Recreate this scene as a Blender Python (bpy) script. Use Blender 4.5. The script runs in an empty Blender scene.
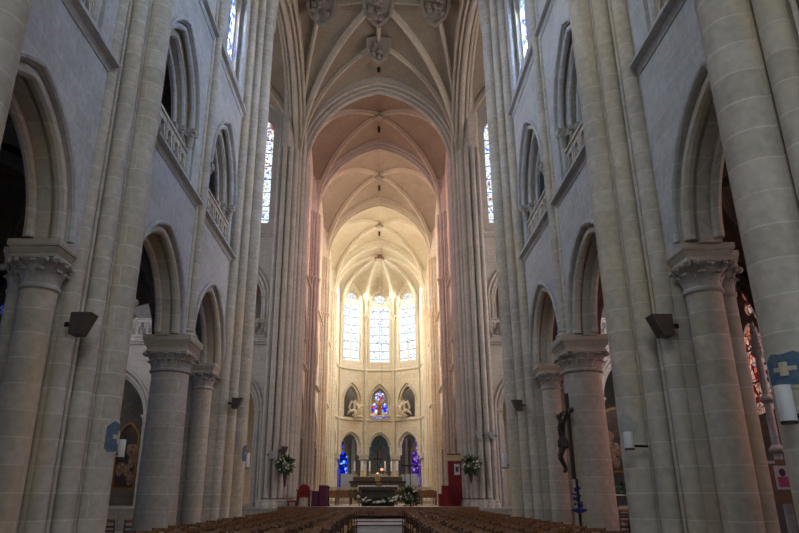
import bpy, bmesh, math, random
from mathutils import Vector, Matrix
from mathutils.geometry import tessellate_polygon
random.seed(7)
PI = math.pi
scene = bpy.context.scene
col = scene.collection

# ------------------------------------------------------------------ camera
cam_d = bpy.data.cameras.new('camera')
cam_d.sensor_width = 36.0
cam_d.lens = 650 / 799 * 36.0
cam_d.shift_x = 19 / 799
cam_d.clip_end = 300
cam = bpy.data.objects.new('camera', cam_d)
cam.location = (0.1, 0, 1.4)
cam.rotation_euler = (PI / 2 + math.radians(19.45), 0, 0)
col.objects.link(cam)
scene.camera = cam

# ------------------------------------------------------------------ world and exposure
world = bpy.data.worlds.new('world')
scene.world = world
world.use_nodes = True
bg = world.node_tree.nodes['Background']
bg.inputs[0].default_value = (0.72, 0.84, 1.0, 1)
bg.inputs[1].default_value = 1.0
vs = scene.view_settings
vs.view_transform = 'Standard'; vs.look = 'None'; vs.gamma = 1; vs.use_curve_mapping = False
vs.exposure = 0.85
scene.cycles.max_bounces = 8
scene.cycles.diffuse_bounces = 5
scene.cycles.transparent_max_bounces = 8
scene.cycles.sample_clamp_indirect = 6.0
scene.cycles.caustics_reflective = False
scene.cycles.caustics_refractive = False

def area(name, loc, target, sx, sy, power, color):
    d = bpy.data.lights.new(name, 'AREA')
    d.shape = 'RECTANGLE'; d.size = sx; d.size_y = sy; d.energy = power; d.color = color
    o = bpy.data.objects.new(name, d)
    o.location = loc
    v = Vector(target) - Vector(loc)
    o.rotation_euler = v.to_track_quat('-Z', 'Y').to_euler()
    col.objects.link(o)
    return o

COOL = (0.97, 1.0, 0.72); WARM = (1.0, 0.90, 0.72); PINK = (1.0, 0.50, 0.52); WHITE = (1.0, 0.97, 0.90)
G = 1.0
# daylight standing outside each window of the church, shining through its panes
for s in (-1, 1):
    for yc in (-2.4, 2.2, 7.6, 13.2, 17.4):
        area('daylight_clerestory', (s * 6.3, yc, 17.3), (s * -4, yc, 14), 2.0, 5.0, {-2.4: 150, 2.2: 380, 7.6: 800, 13.2: 1050, 17.4: 1250}[yc] * G, COOL)
    area('daylight_transept_end', (s * 16.6, 26.6, 13), (0, 26.6, 14), 7.5, 11, (900 if s < 0 else 1900) * G, (0.88, 0.92, 1.0) if s < 0 else (1.0, 0.86, 0.82))
area('daylight_west_window', (0, -7.2, 13.5), (0, 14, 14), 6.0, 9.0, 260 * G, (0.85, 0.93, 1.0))
# ------------------------------------------------------------------ materials
def new_mat(name):
    m = bpy.data.materials.new(name); m.use_nodes = True
    nt = m.node_tree
    for n in list(nt.nodes):
        if n.type != 'OUTPUT_MATERIAL': nt.nodes.remove(n)
    return m, nt, nt.nodes['Material Output']

def N(nt, t, **kw):
    n = nt.nodes.new(t)
    for k, v in kw.items(): setattr(n, k, v)
    return n

def mixc(nt, a, b, fac, blend='MIX'):
    n = N(nt, 'ShaderNodeMix', data_type='RGBA', blend_type=blend)
    for s, v in ((6, a), (7, b), (0, fac)):
        if hasattr(v, 'links') or hasattr(v, 'is_output'): nt.links.new(v, n.inputs[s])
        else: n.inputs[s].default_value = (v if s == 0 else (*v, 1))
    return n.outputs[2]

def stone(name, c1, c2, mortar, bw=0.75, bh=0.36, msize=0.012, stain=(0.30, 0.25, 0.18), stain_amt=0.35, rough=0.9, bump=0.35, warm=None, warm_amt=0.0):
    m, nt, out = new_mat(name)
    L = nt.links.new
    geo = N(nt, 'ShaderNodeNewGeometry')
    sep = N(nt, 'ShaderNodeSeparateXYZ'); L(geo.outputs['Position'], sep.inputs[0])
    add = N(nt, 'ShaderNodeMath', operation='ADD'); L(sep.outputs[0], add.inputs[0]); L(sep.outputs[1], add.inputs[1])
    com = N(nt, 'ShaderNodeCombineXYZ'); L(add.outputs[0], com.inputs[0]); L(sep.outputs[2], com.inputs[1])
    br = N(nt, 'ShaderNodeTexBrick')
    L(com.outputs[0], br.inputs['Vector'])
    br.inputs['Color1'].default_value = (*c1, 1); br.inputs['Color2'].default_value = (*c2, 1); br.inputs['Mortar'].default_value = (*mortar, 1)
    br.inputs['Scale'].default_value = 1.0; br.inputs['Mortar Size'].default_value = msize
    br.inputs['Mortar Smooth'].default_value = 0.3
    br.inputs['Brick Width'].default_value = bw; br.inputs['Row Height'].default_value = bh
    no = N(nt, 'ShaderNodeTexNoise'); no.inputs['Scale'].default_value = 0.55; no.inputs['Detail'].default_value = 6; no.inputs['Roughness'].default_value = 0.65
    L(geo.outputs['Position'], no.inputs['Vector'])
    rmp = N(nt, 'ShaderNodeMapRange'); rmp.inputs[1].default_value = 0.45; rmp.inputs[2].default_value = 0.75; rmp.inputs[3].default_value = 0; rmp.inputs[4].default_value = stain_amt
    L(no.outputs[0], rmp.inputs[0])
    c = mixc(nt, br.outputs['Color'], stain, rmp.outputs[0])
    if warm:
        n3 = N(nt, 'ShaderNodeTexNoise'); n3.inputs['Scale'].default_value = 0.8; n3.inputs['Detail'].default_value = 3
        mp = N(nt, 'ShaderNodeVectorMath', operation='MULTIPLY'); mp.inputs[1].default_value = (1.4, 1.4, 0.35)
        L(geo.outputs['Position'], mp.inputs[0]); L(mp.outputs[0], n3.inputs['Vector'])
        r3 = N(nt, 'ShaderNodeMapRange'); r3.inputs[1].default_value = 0.5; r3.inputs[2].default_value = 0.68; r3.inputs[3].default_value = 0; r3.inputs[4].default_value = warm_amt
        L(n3.outputs[0], r3.inputs[0])
        c = mixc(nt, c, warm, r3.outputs[0])
    n2 = N(nt, 'ShaderNodeTexNoise'); n2.inputs['Scale'].default_value = 9; n2.inputs['Detail'].default_value = 5
    L(geo.outputs['Position'], n2.inputs['Vector'])
    r2 = N(nt, 'ShaderNodeMapRange'); r2.inputs[1].default_value = 0.3; r2.inputs[2].default_value = 0.7; r2.inputs[3].default_value = 0.86; r2.inputs[4].default_value = 1.1
    L(n2.outputs[0], r2.inputs[0])
    vm = N(nt, 'ShaderNodeVectorMath', operation='SCALE'); L(c, vm.inputs[0]); L(r2.outputs[0], vm.inputs['Scale'])
    b = N(nt, 'ShaderNodeBsdfPrincipled'); L(vm.outputs[0], b.inputs['Base Color']); b.inputs['Roughness'].default_value = rough
    b.inputs['Specular IOR Level'].default_value = 0.2
    bp = N(nt, 'ShaderNodeBump'); bp.inputs['Strength'].default_value = bump; bp.inputs['Distance'].default_value = 0.02
    a2 = N(nt, 'ShaderNodeMath', operation='SUBTRACT'); L(n2.outputs[0], a2.inputs[0]); L(br.outputs['Fac'], a2.inputs[1])
    L(a2.outputs[0], bp.inputs['Height']); L(bp.outputs[0], b.inputs['Normal'])
    L(b.outputs[0], out.inputs[0])
    return m

def plain(name, c, rough=0.6, metal=0.0, noise=0.15, scale=12, c2=None, bump=0.0, emit=None, emit_s=0):
    m, nt, out = new_mat(name); L = nt.links.new
    tc = N(nt, 'ShaderNodeTexCoord')
    no = N(nt, 'ShaderNodeTexNoise'); no.inputs['Scale'].default_value = scale; no.inputs['Detail'].default_value = 4
    L(tc.outputs['Object'], no.inputs['Vector'])
    cb = c2 if c2 else tuple(x * (1 - 2 * noise) for x in c)
    r = N(nt, 'ShaderNodeMapRange'); r.inputs[1].default_value = 0.35; r.inputs[2].default_value = 0.65
    L(no.outputs[0], r.inputs[0])
    cc = mixc(nt, c, cb, r.outputs[0])
    b = N(nt, 'ShaderNodeBsdfPrincipled'); L(cc, b.inputs['Base Color'])
    b.inputs['Roughness'].default_value = rough; b.inputs['Metallic'].default_value = metal
    if bump:
        bp = N(nt, 'ShaderNodeBump'); bp.inputs['Strength'].default_value = bump; L(no.outputs[0], bp.inputs['Height']); L(bp.outputs[0], b.inputs['Normal'])
    if emit:
        b.inputs['Emission Color'].default_value = (*emit, 1); b.inputs['Emission Strength'].default_value = emit_s
    L(b.outputs[0], out.inputs[0])
    return m

def glass(name, cols, scale=6.0, white=0.5, lead=0.04, gl=None, bw=0.12, bh=0.35):
    """stained glass: coloured panes that let light through, in dark lead lines"""
    m, nt, out = new_mat(name); L = nt.links.new
    geo = N(nt, 'ShaderNodeNewGeometry')
    vo = N(nt, 'ShaderNodeTexVoronoi'); vo.inputs['Scale'].default_value = scale
    L(geo.outputs['Position'], vo.inputs['Vector'])
    sp = N(nt, 'ShaderNodeSeparateColor'); L(vo.outputs['Color'], sp.inputs[0])
    ramp = N(nt, 'ShaderNodeValToRGB'); ramp.color_ramp.interpolation = 'CONSTANT'
    els = ramp.color_ramp.elements
    n = len(cols)
    els[0].position = 0; els[0].color = (*cols[0], 1)
    els[1].position = white; els[1].color = (*cols[1], 1)
    for i in range(2, n):
        e = els.new(white + (1 - white) * (i - 1) / (n - 1)); e.color = (*cols[i], 1)
    L(sp.outputs[0], ramp.inputs[0])
    ve = N(nt, 'ShaderNodeTexVoronoi', feature='DISTANCE_TO_EDGE'); ve.inputs['Scale'].default_value = scale
    L(geo.outputs['Position'], ve.inputs['Vector'])
    lt = N(nt, 'ShaderNodeMath', operation='LESS_THAN'); lt.inputs[1].default_value = lead; L(ve.outputs['Distance'], lt.inputs[0])
    sep = N(nt, 'ShaderNodeSeparateXYZ'); L(geo.outputs['Position'], sep.inputs[0])
    md = N(nt, 'ShaderNodeMath', operation='PINGPONG'); md.inputs[1].default_value = 0.42; L(sep.outputs[2], md.inputs[0])
    l2 = N(nt, 'ShaderNodeMath', operation='LESS_THAN'); l2.inputs[1].default_value = 0.022; L(md.outputs[0], l2.inputs[0])
    mx = N(nt, 'ShaderNodeMath', operation='MAXIMUM'); L(lt.outputs[0], mx.inputs[0]); L(l2.outputs[0], mx.inputs[1])
    tr = N(nt, 'ShaderNodeBsdfTransparent'); L(ramp.outputs[0], tr.inputs[0])
    df = N(nt, 'ShaderNodeBsdfDiffuse'); df.inputs[0].default_value = (0.05, 0.05, 0.06, 1)
    ms = N(nt, 'ShaderNodeMixShader'); L(mx.outputs[0], ms.inputs[0]); L(tr.outputs[0], ms.inputs[1]); L(df.outputs[0], ms.inputs[2])
    L(ms.outputs[0], out.inputs[0])
    return m

M = {}
M['nave_wall'] = stone('nave_limestone', (0.455, 0.435, 0.395), (0.53, 0.51, 0.47), (0.57, 0.55, 0.51), 0.62, 0.34, 0.010, stain=(0.33, 0.31, 0.28), stain_amt=0.45)
M['pier'] = stone('pier_limestone', (0.45, 0.40, 0.315), (0.55, 0.49, 0.395), (0.62, 0.57, 0.48), 3.0, 0.36, 0.012, stain=(0.34, 0.30, 0.24), stain_amt=0.45, warm=(0.60, 0.46, 0.27), warm_amt=0.55)
M['carved'] = stone('carved_limestone', (0.42, 0.38, 0.32), (0.46, 0.42, 0.36), (0.40, 0.36, 0.30), 2.0, 0.9, 0.004, stain_amt=0.5, bump=0.6)
M['crossing'] = stone('crossing_limestone', (0.45, 0.41, 0.37), (0.52, 0.475, 0.43), (0.38, 0.35, 0.31), 3.0, 0.42, 0.008, stain=(0.30, 0.27, 0.24), stain_amt=0.5)
M['choir'] = stone('choir_limestone', (0.58, 0.53, 0.44), (0.66, 0.61, 0.51), (0.46, 0.40, 0.31), 0.7, 0.36, 0.010, stain=(0.52, 0.38, 0.20), stain_amt=0.45, warm=(0.62, 0.42, 0.20), warm_amt=0.5)
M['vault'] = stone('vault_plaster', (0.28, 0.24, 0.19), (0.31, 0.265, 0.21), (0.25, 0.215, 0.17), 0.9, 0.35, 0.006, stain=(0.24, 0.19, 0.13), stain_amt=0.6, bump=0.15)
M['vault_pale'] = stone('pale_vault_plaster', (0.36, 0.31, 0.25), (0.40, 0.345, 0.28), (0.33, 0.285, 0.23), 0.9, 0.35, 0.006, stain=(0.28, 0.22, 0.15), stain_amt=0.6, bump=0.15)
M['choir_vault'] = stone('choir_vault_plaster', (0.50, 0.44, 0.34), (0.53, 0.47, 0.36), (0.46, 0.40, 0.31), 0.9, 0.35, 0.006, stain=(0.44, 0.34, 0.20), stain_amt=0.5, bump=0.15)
M['rib'] = stone('rib_limestone', (0.50, 0.45, 0.37), (0.56, 0.50, 0.42), (0.44, 0.39, 0.32), 1.3, 0.6, 0.006, stain_amt=0.35)
M['choir_rib'] = stone('choir_rib_limestone', (0.60, 0.54, 0.43), (0.66, 0.60, 0.48), (0.52, 0.46, 0.36), 1.3, 0.6, 0.006, stain_amt=0.3)
M['boss'] = stone('boss_stone', (0.27, 0.24, 0.21), (0.32, 0.29, 0.25), (0.27, 0.24, 0.2), 2, 2, 0.001, bump=0.8)
M['aisle'] = stone('aisle_limestone_shade_darkened', (0.125, 0.105, 0.085), (0.15, 0.125, 0.10), (0.11, 0.095, 0.075), 0.62, 0.34, 0.010, stain_amt=0.5)  # darkish stone, base colour lowered further to hold the shade of dim interiors
M['transept'] = stone('transept_limestone', (0.42, 0.40, 0.38), (0.48, 0.455, 0.43), (0.36, 0.34, 0.32), 0.7, 0.36, 0.010, stain_amt=0.4)
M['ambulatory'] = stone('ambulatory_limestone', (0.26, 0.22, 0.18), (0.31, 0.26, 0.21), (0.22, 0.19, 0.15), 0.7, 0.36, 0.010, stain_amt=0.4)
M['floor'] = stone('floor_slabs', (0.30, 0.28, 0.25), (0.36, 0.34, 0.30), (0.20, 0.18, 0.16), 0.8, 0.8, 0.012, rough=0.45, bump=0.1)
M['pale_step'] = plain('pale_step_stone', (0.80, 0.79, 0.80), 0.6, noise=0.06, scale=3)
M['wood'] = plain('walnut_wood', (0.10, 0.040, 0.018), 0.35, c2=(0.05, 0.020, 0.010), scale=18)
M['wood2'] = plain('brown_oak', (0.32, 0.15, 0.065), 0.25, c2=(0.19, 0.085, 0.038), scale=18)
M['straw'] = plain('straw_seat', (0.52, 0.36, 0.17), 0.7, c2=(0.26, 0.16, 0.07), scale=60, bump=0.3)
M['stage'] = plain('stage_boards', (0.20, 0.095, 0.05), 0.4, c2=(0.13, 0.06, 0.03), scale=8)
M['panel'] = plain('pale_panel', (0.60, 0.48, 0.30), 0.6, noise=0.1)
M['dark'] = plain('dark_metal', (0.02, 0.018, 0.016), 0.45, metal=0.3)
M['brown_box'] = plain('brown_cabinet', (0.075, 0.05, 0.038), 0.55)
M['white'] = plain('white_enamel', (0.72, 0.71, 0.68), 0.5, noise=0.03)
M['grey_cloth'] = plain('grey_boards', (0.33, 0.34, 0.37), 0.7, noise=0.05)
M['red'] = plain('red_velvet', (0.24, 0.008, 0.014), 0.75, noise=0.15)
M['purple'] = plain('purple_cloth', (0.12, 0.012, 0.06), 0.75, noise=0.15)
M['cloth'] = plain('altar_cloth', (0.80, 0.78, 0.72), 0.8, noise=0.04)
M['altar'] = plain('dark_altar_stone', (0.045, 0.032, 0.026), 0.5, c2=(0.09, 0.06, 0.045), scale=5)
M['gold'] = plain('gilt_metal', (0.62, 0.42, 0.14), 0.35, metal=0.8)
M['bronze'] = plain('dark_bronze', (0.03, 0.022, 0.018), 0.5, metal=0.2)
M['leaf'] = plain('leaf_green', (0.05, 0.11, 0.035), 0.6, c2=(0.02, 0.05, 0.02), scale=30)
M['petal'] = plain('white_petals', (0.80, 0.80, 0.74), 0.6, noise=0.05)
M['wax'] = plain('candle_wax', (0.82, 0.78, 0.66), 0.5, noise=0.03)
M['ruby'] = plain('ruby_lamp', (0.6, 0.05, 0.04), 0.3, emit=(1, 0.15, 0.08), emit_s=3.0)
M['blue'] = plain('blue_paint', (0.05, 0.11, 0.20), 0.8, c2=(0.12, 0.16, 0.19), scale=14)
M['cream'] = plain('cream_paint', (0.58, 0.50, 0.36), 0.7, noise=0.1, scale=20)
M['faded'] = plain('faded_paint', (0.32, 0.34, 0.30), 0.8, c2=(0.44, 0.40, 0.33), scale=14)
M['blue_cloth'] = plain('blue_cloth', (0.015, 0.03, 0.20), 0.7)
M['statue'] = plain('statue_stone', (0.72, 0.66, 0.54), 0.6, c2=(0.52, 0.42, 0.28), scale=14)
M['green_stone'] = plain('greenish_altarpiece', (0.13, 0.18, 0.155), 0.6, c2=(0.05, 0.07, 0.06), scale=4)
M['painting'] = plain('old_painting', (0.075, 0.045, 0.028), 0.4, c2=(0.012, 0.011, 0.012), scale=2.2)
M['flesh'] = plain('painted_figures', (0.34, 0.22, 0.14), 0.5, c2=(0.12, 0.06, 0.04), scale=7)
M['frame_gold'] = plain('gilded_frame', (0.30, 0.17, 0.05), 0.4, metal=0.4)
M['cork'] = plain('brown_board', (0.26, 0.15, 0.10), 0.7, noise=0.08)
M['paper'] = plain('poster_paper', (0.62, 0.62, 0.66), 0.7, noise=0.04)
M['pinkprint'] = plain('poster_pink', (0.52, 0.10, 0.24), 0.7, noise=0.1)
M['darkprint'] = plain('poster_dark', (0.10, 0.06, 0.07), 0.7, noise=0.1)
W3 = (0.97, 0.96, 0.93)
M['g_apse'] = glass('apse_stained_glass', [W3, (0.80, 0.88, 0.98), (0.55, 0.4, 0.55), (0.9, 0.85, 0.75)], 9.0, 0.93, 0.015)
M['g_nave'] = glass('clerestory_stained_glass', [(0.42, 0.55, 0.95), (0.92, 0.95, 1.0), (0.12, 0.2, 0.8), (0.9, 0.9, 0.9)], 9.0, 0.5, 0.05)
M['g_choir'] = glass('choir_stained_glass', [(0.95, 0.95, 0.93), (0.35, 0.5, 0.85), (0.85, 0.3, 0.25), (0.9, 0.8, 0.6)], 9.0, 0.8, 0.03)
M['g_blue'] = glass('chapel_blue_glass', [(0.02, 0.06, 0.5), (0.08, 0.25, 0.8), (0.45, 0.65, 0.95), (0.005, 0.01, 0.15)], 4.2, 0.5, 0.05)
M['g_purple'] = glass('chapel_violet_glass', [(0.20, 0.08, 0.40), (0.45, 0.25, 0.6), (0.10, 0.05, 0.3), (0.6, 0.4, 0.6)], 4.2, 0.5, 0.04)
M['g_figure'] = glass('tribune_figure_glass', [(0.45, 0.55, 1.0), (0.9, 0.85, 0.95), (0.7, 0.15, 0.15), (0.1, 0.15, 0.8)], 4.5, 0.35, 0.05)
M['g_pink'] = glass('aisle_pink_glass', [(1.0, 0.88, 0.86), (0.9, 0.55, 0.5), (0.6, 0.15, 0.25), (0.75, 0.75, 0.95)], 7.0, 0.6, 0.04)

# ------------------------------------------------------------------ mesh helpers
def world_loc(o):
    v = Vector((0, 0, 0))
    while o is not None:
        v += o.location; o = o.parent
    return v

class MB:
    def __init__(s): s.v = []; s.f = []
    def add(s, vs_, fs_):
        k = len(s.v); s.v += [tuple(p) for p in vs_]; s.f += [tuple(i + k for i in f) for f in fs_]
    def box(s, x0, x1, y0, y1, z0, z1):
        s.add([(x0, y0, z0), (x1, y0, z0), (x1, y1, z0), (x0, y1, z0), (x0, y0, z1), (x1, y0, z1), (x1, y1, z1), (x0, y1, z1)],
              [(0, 3, 2, 1), (4, 5, 6, 7), (0, 1, 5, 4), (1, 2, 6, 5), (2, 3, 7, 6), (3, 0, 4, 7)]); return s
    def prism(s, poly, z0, z1, poly2=None):
        n = len(poly); q = poly2 or poly
        s.add([(x, y, z0) for x, y in poly] + [(x, y, z1) for x, y in q],
              [tuple(range(n))[::-1], tuple(range(n, 2 * n))] + [(i, (i + 1) % n, n + (i + 1) % n, n + i) for i in range(n)]); return s
    def cyl(s, x, y, r0, z0, z1, r1=None, n=16):
        r1 = r0 if r1 is None else r1
        a = [2 * PI * i / n for i in range(n)]
        return s.prism([(x + r0 * math.cos(t), y + r0 * math.sin(t)) for t in a], z0, z1, [(x + r1 * math.cos(t), y + r1 * math.sin(t)) for t in a])
    def lathe(s, x, y, prof, n=20):
        m = len(prof); vs_ = []
        for r, z in prof:
            vs_ += [(x + r * math.cos(2 * PI * i / n), y + r * math.sin(2 * PI * i / n), z) for i in range(n)]
        fs_ = [(j * n + i, j * n + (i + 1) % n, (j + 1) * n + (i + 1) % n, (j + 1) * n + i) for j in range(m - 1) for i in range(n)]
        fs_ += [tuple(range(n))[::-1], tuple((m - 1) * n + i for i in range(n))]
        s.add(vs_, fs_); return s
    def sweep(s, path, prof, side=None, closed=False):
        """prof: (a,b) points; a along 'side', b along normal"""
        P = [Vector(p) for p in path]; n = len(P); m = len(prof); vs_ = []
        for i in range(n):
            if closed: T = (P[(i + 1) % n] - P[i - 1]).normalized()
            else: T = (P[min(i + 1, n - 1)] - P[max(i - 1, 0)]).normalized()
            S = Vector(side) if side is not None else (T.cross(Vector((0, 0, 1))) if abs(T.z) < 0.98 else T.cross(Vector((0, 1, 0))))
            S = (S - T * S.dot(T)).normalized()
            Nn = T.cross(S).normalized()
            for a, b in prof: vs_.append(tuple(P[i] + S * a + Nn * b))
        fs_ = []
        rng = n if closed else n - 1
        for i in range(rng):
            k = ((i + 1) % n) * m
            for j in range(m):
                fs_.append((i * m + j, i * m + (j + 1) % m, k + (j + 1) % m, k + j))
        if not closed: fs_ += [tuple(range(m))[::-1], tuple((n - 1) * m + j for j in range(m))]
        s.add(vs_, fs_); return s
    def tube(s, path, r, n=8, side=None, closed=False):
        if isinstance(r, (int, float)):
            return s.sweep(path, [(r * math.cos(2 * PI * i / n), r * math.sin(2 * PI * i / n)) for i in range(n)], side, closed)
        P = [Vector(p) for p in path]; vs_ = []
        for i in range(len(P)):
            T = (P[min(i + 1, len(P) - 1)] - P[max(i - 1, 0)]).normalized()
            S = T.cross(Vector((0.13, 0.97, 0.2))).normalized(); Q = T.cross(S)
            vs_ += [tuple(P[i] + (S * math.cos(2 * PI * k / n) + Q * math.sin(2 * PI * k / n)) * r[i]) for k in range(n)]
        fs_ = [(i * n + j, i * n + (j + 1) % n, (i + 1) * n + (j + 1) % n, (i + 1) * n + j) for i in range(len(P) - 1) for j in range(n)]
        fs_ += [tuple(range(n))[::-1], tuple((len(P) - 1) * n + j for j in range(n))]
        s.add(vs_, fs_); return s
    def ball(s, c, r, n=8, m=6, sc=(1, 1, 1)):
        return s.blob(c, r, n, m, sc)
    def blob(s, c, r, n, m, sc):
        vs_ = []
        for j in range(1, m):
            t = PI * j / m
            for i in range(n):
                a = 2 * PI * i / n
                vs_.append((c[0] + r * sc[0] * math.sin(t) * math.cos(a), c[1] + r * sc[1] * math.sin(t) * math.sin(a), c[2] + r * sc[2] * math.cos(t)))
        k = len(vs_); vs_ += [(c[0], c[1], c[2] + r * sc[2]), (c[0], c[1], c[2] - r * sc[2])]
        fs_ = [(j * n + i, (j + 1) * n + i, (j + 1) * n + (i + 1) % n, j * n + (i + 1) % n) for j in range(m - 2) for i in range(n)]
        fs_ += [(k, i, (i + 1) % n) for i in range(n)] + [(k + 1, (m - 2) * n + (i + 1) % n, (m - 2) * n + i) for i in range(n)]
        s.add(vs_, fs_); return s
    def plate(s, outer, holes, fn, t0, t1):
        """flat plate with holes, in (u,z); fn(u,z,t)->xyz; t0..t1 thickness"""
        loops = [outer] + holes
        tri = tessellate_polygon([[Vector((a, b, 0)) for a, b in lp] for lp in loops])
        flat = [p for lp in loops for p in lp]; n = len(flat)
        vs_ = [fn(a, b, t0) for a, b in flat] + [fn(a, b, t1) for a, b in flat]
        fs_ = [tuple(t) for t in tri] + [tuple(i + n for i in t)[::-1] for t in tri]
        k = 0
        for lp in loops:
            m = len(lp)
            fs_ += [(k + i, k + (i + 1) % m, n + k + (i + 1) % m, n + k + i) for i in range(m)]
            k += m
        s.add(vs_, fs_); return s
    def build(s, name, mat, parent=None, smooth=True, angle=35):
        off = world_loc(parent) if parent is not None else Vector((0, 0, 0))
        me = bpy.data.meshes.new(name)
        me.from_pydata([(x - off.x, y - off.y, z - off.z) for x, y, z in s.v], [], s.f)
        bm = bmesh.new(); bm.from_mesh(me); bmesh.ops.recalc_face_normals(bm, faces=bm.faces); bm.to_mesh(me); bm.free()
        me.materials.append(M[mat] if isinstance(mat, str) else mat)
        if smooth:
            me.polygons.foreach_set('use_smooth', [True] * len(me.polygons))
            me.set_sharp_from_angle(angle=math.radians(angle))
        me.update()
        o = bpy.data.objects.new(name, me); col.objects.link(o)
        if parent is not None: o.parent = parent
        return o

def recenter(o):
    """put a one-mesh thing's origin at the middle of its foot"""
    me = o.data
    xs = [v.co for v in me.vertices]
    c = Vector(((min(v.x for v in xs) + max(v.x for v in xs)) / 2, (min(v.y for v in xs) + max(v.y for v in xs)) / 2, min(v.z for v in xs)))
    me.transform(Matrix.Translation(-c)); o.location = c
    return o

def tag(o, label=None, cat=None, group=None, kind=None):
    if label: o['label'] = label
    if cat: o['category'] = cat
    if group: o['group'] = group
    if kind: o['kind'] = kind
    return o

def root(name, loc, label, cat, group=None, kind=None):
    o = bpy.data.objects.new(name, None); o.location = loc; col.objects.link(o); o.empty_display_size = 0.1
    return tag(o, label, cat, group, kind)

def copy_tree(o, parent=None):
    c = o.copy(); col.objects.link(c); c.parent = parent
    for ch in list(o.children): copy_tree(ch, c)
    return c

def parch(c, half, zs, za, n=9, z0=None):
    """pointed arch outline from left foot over apex to right foot"""
    w, h = half, za - zs
    R = (w * w + h * h) / (2 * w)
    pts = []
    if R >= w:
        th = math.acos(max(-1, min(1, (R - w) / R)))
        L_ = [(c - w + R - R * math.cos(th * i / n), zs + R * math.sin(th * i / n)) for i in range(n + 1)]
    else:
        L_ = [(c - w * math.cos(PI / 2 * i / n), zs + h * math.sin(PI / 2 * i / n)) for i in range(n + 1)]
    pts = L_ + [(2 * c - x, z) for x, z in L_[-2::-1]]
    if z0 is not None: pts = [(c - w, z0)] + pts + [(c + w, z0)]
    return pts

def arc3(P, Q, n=14):
    P = Vector(P); Q = Vector(Q); D = Q - P; h = D.z; D.z = 0; d = D.length
    if d < 1e-6: return [P + Vector((0, 0, h * i / n)) for i in range(n + 1)]
    D /= d; R = (d * d + h * h) / (2 * d); out = []
    for i in range(n + 1):
        if R >= d:
            th = math.acos((R - d) / R) * i / n; a, b = R - R * math.cos(th), R * math.sin(th)
        else:
            th = PI / 2 * i / n; a, b = d * (1 - math.cos(th)), h * math.sin(th)
        out.append(P + D * a + Vector((0, 0, b)))
    return out

def lift(P, z):  # stilt
    return (P[0], P[1], z)

def cell(mb, A, B):
    n = len(A); mb.add([tuple(p) for p in A] + [tuple(p) for p in B], [(i, i + 1, n + i + 1, n + i) for i in range(n - 1)])
def cell_thick(mb, A, B, t=0.12):
    """ruled vault web between two curves, as a shell with thickness"""
    n = len(A); a2 = [p + Vector((0, 0, t)) for p in A]; b2 = [p + Vector((0, 0, t)) for p in B]
    # subdivide across for a slight dome
    K = 5; rows = []
    for k in range(K):
        f = k / (K - 1)
        rows.append([A[i].lerp(B[i], f) + Vector((0, 0, 0.22 * math.sin(PI * f) * math.sin(PI * 0.5 * i / (n - 1)))) for i in range(n)])
    vs_ = [tuple(p) for r in rows for p in r] + [(p.x, p.y, p.z + t) for r in rows for p in r]
    o = K * n; fs_ = []
    for k in range(K - 1):
        for i in range(n - 1):
            q = (k * n + i, k * n + i + 1, (k + 1) * n + i + 1, (k + 1) * n + i)
            fs_.append(q); fs_.append(tuple(x + o for x in q)[::-1])
    for k in (0, K - 1):
        for i in range(n - 1): fs_.append((k * n + i, k * n + i + 1, o + k * n + i + 1, o + k * n + i))
    mb.add(vs_, fs_)

RIB = [(-0.13, 0.06), (-0.13, -0.06), (-0.09, -0.10), (-0.075, -0.2), (-0.03, -0.25), (0.03, -0.25), (0.075, -0.2), (0.09, -0.10), (0.13, -0.06), (0.13, 0.06)]
def scaled(prof, s, sb=None): return [(a * s, b * (sb or s)) for a, b in prof]
TRANS = [(-0.40, 0.5), (-0.40, -0.05), (-0.25, -0.06), (-0.25, -0.19), (-0.11, -0.20), (-0.11, -0.30), (0.11, -0.30), (0.11, -0.20), (0.25, -0.19), (0.25, -0.06), (0.40, -0.05), (0.40, 0.5)]
ROLLS = [(-0.34, -0.10, 0.065), (-0.20, -0.235, 0.06), (0, -0.335, 0.095), (0.20, -0.235, 0.06), (0.34, -0.10, 0.065)]
def rolled_sweep(m, pts, prof, S):
    m.sweep(pts, prof, S)
    sa = max(a for a, b in prof) / 0.40; sb = min(b for a, b in prof) / -0.30
    for a, b, r in ROLLS:
        m.sweep(pts, [(a * sa + r * sa * math.cos(2 * PI * k / 10), b * sb + r * sb * math.sin(2 * PI * k / 10)) for k in range(10)], S)
    return m

def rib_obj(path, prof, mat, parent, name='rib'):
    p = [Vector(q) for q in path]
    d = p[-1] - p[0]; d.z = 0
    side = Vector((-d.y, d.x, 0)) if d.length > 1e-4 else Vector((0, 1, 0))
    side.normalize()
    # normal = T x S must point up for b>0
    T = (p[1] - p[0]); T = (p[len(p) // 2 + 1 if len(p) > 2 else 1] - p[len(p) // 2 if len(p) > 2 else 0]).normalized()
    if T.cross(side).z < 0: side = -side
    m = MB().sweep(p, prof, side)
    return m.build(name, mat, parent)

def struct(name, mb, mat, parent=None, smooth=True):
    o = mb.build(name, mat, parent, smooth)
    if parent is None: o['kind'] = 'structure'
    return o

# ================================================================== SETTING
XW = 4.6          # nave wall face
# floor
struct('floor', MB().box(-17.5, 17.5, -8, 30.0, -0.2, 0.0), 'floor', smooth=False)
struct('floor_choir', MB().box(-17.5, 17.5, 30.0, 76, -0.2, 0.9), 'floor', smooth=False)

def sidefn(sgn, x):
    return lambda u, z, t: (sgn * (x + t), u, z)

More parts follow.
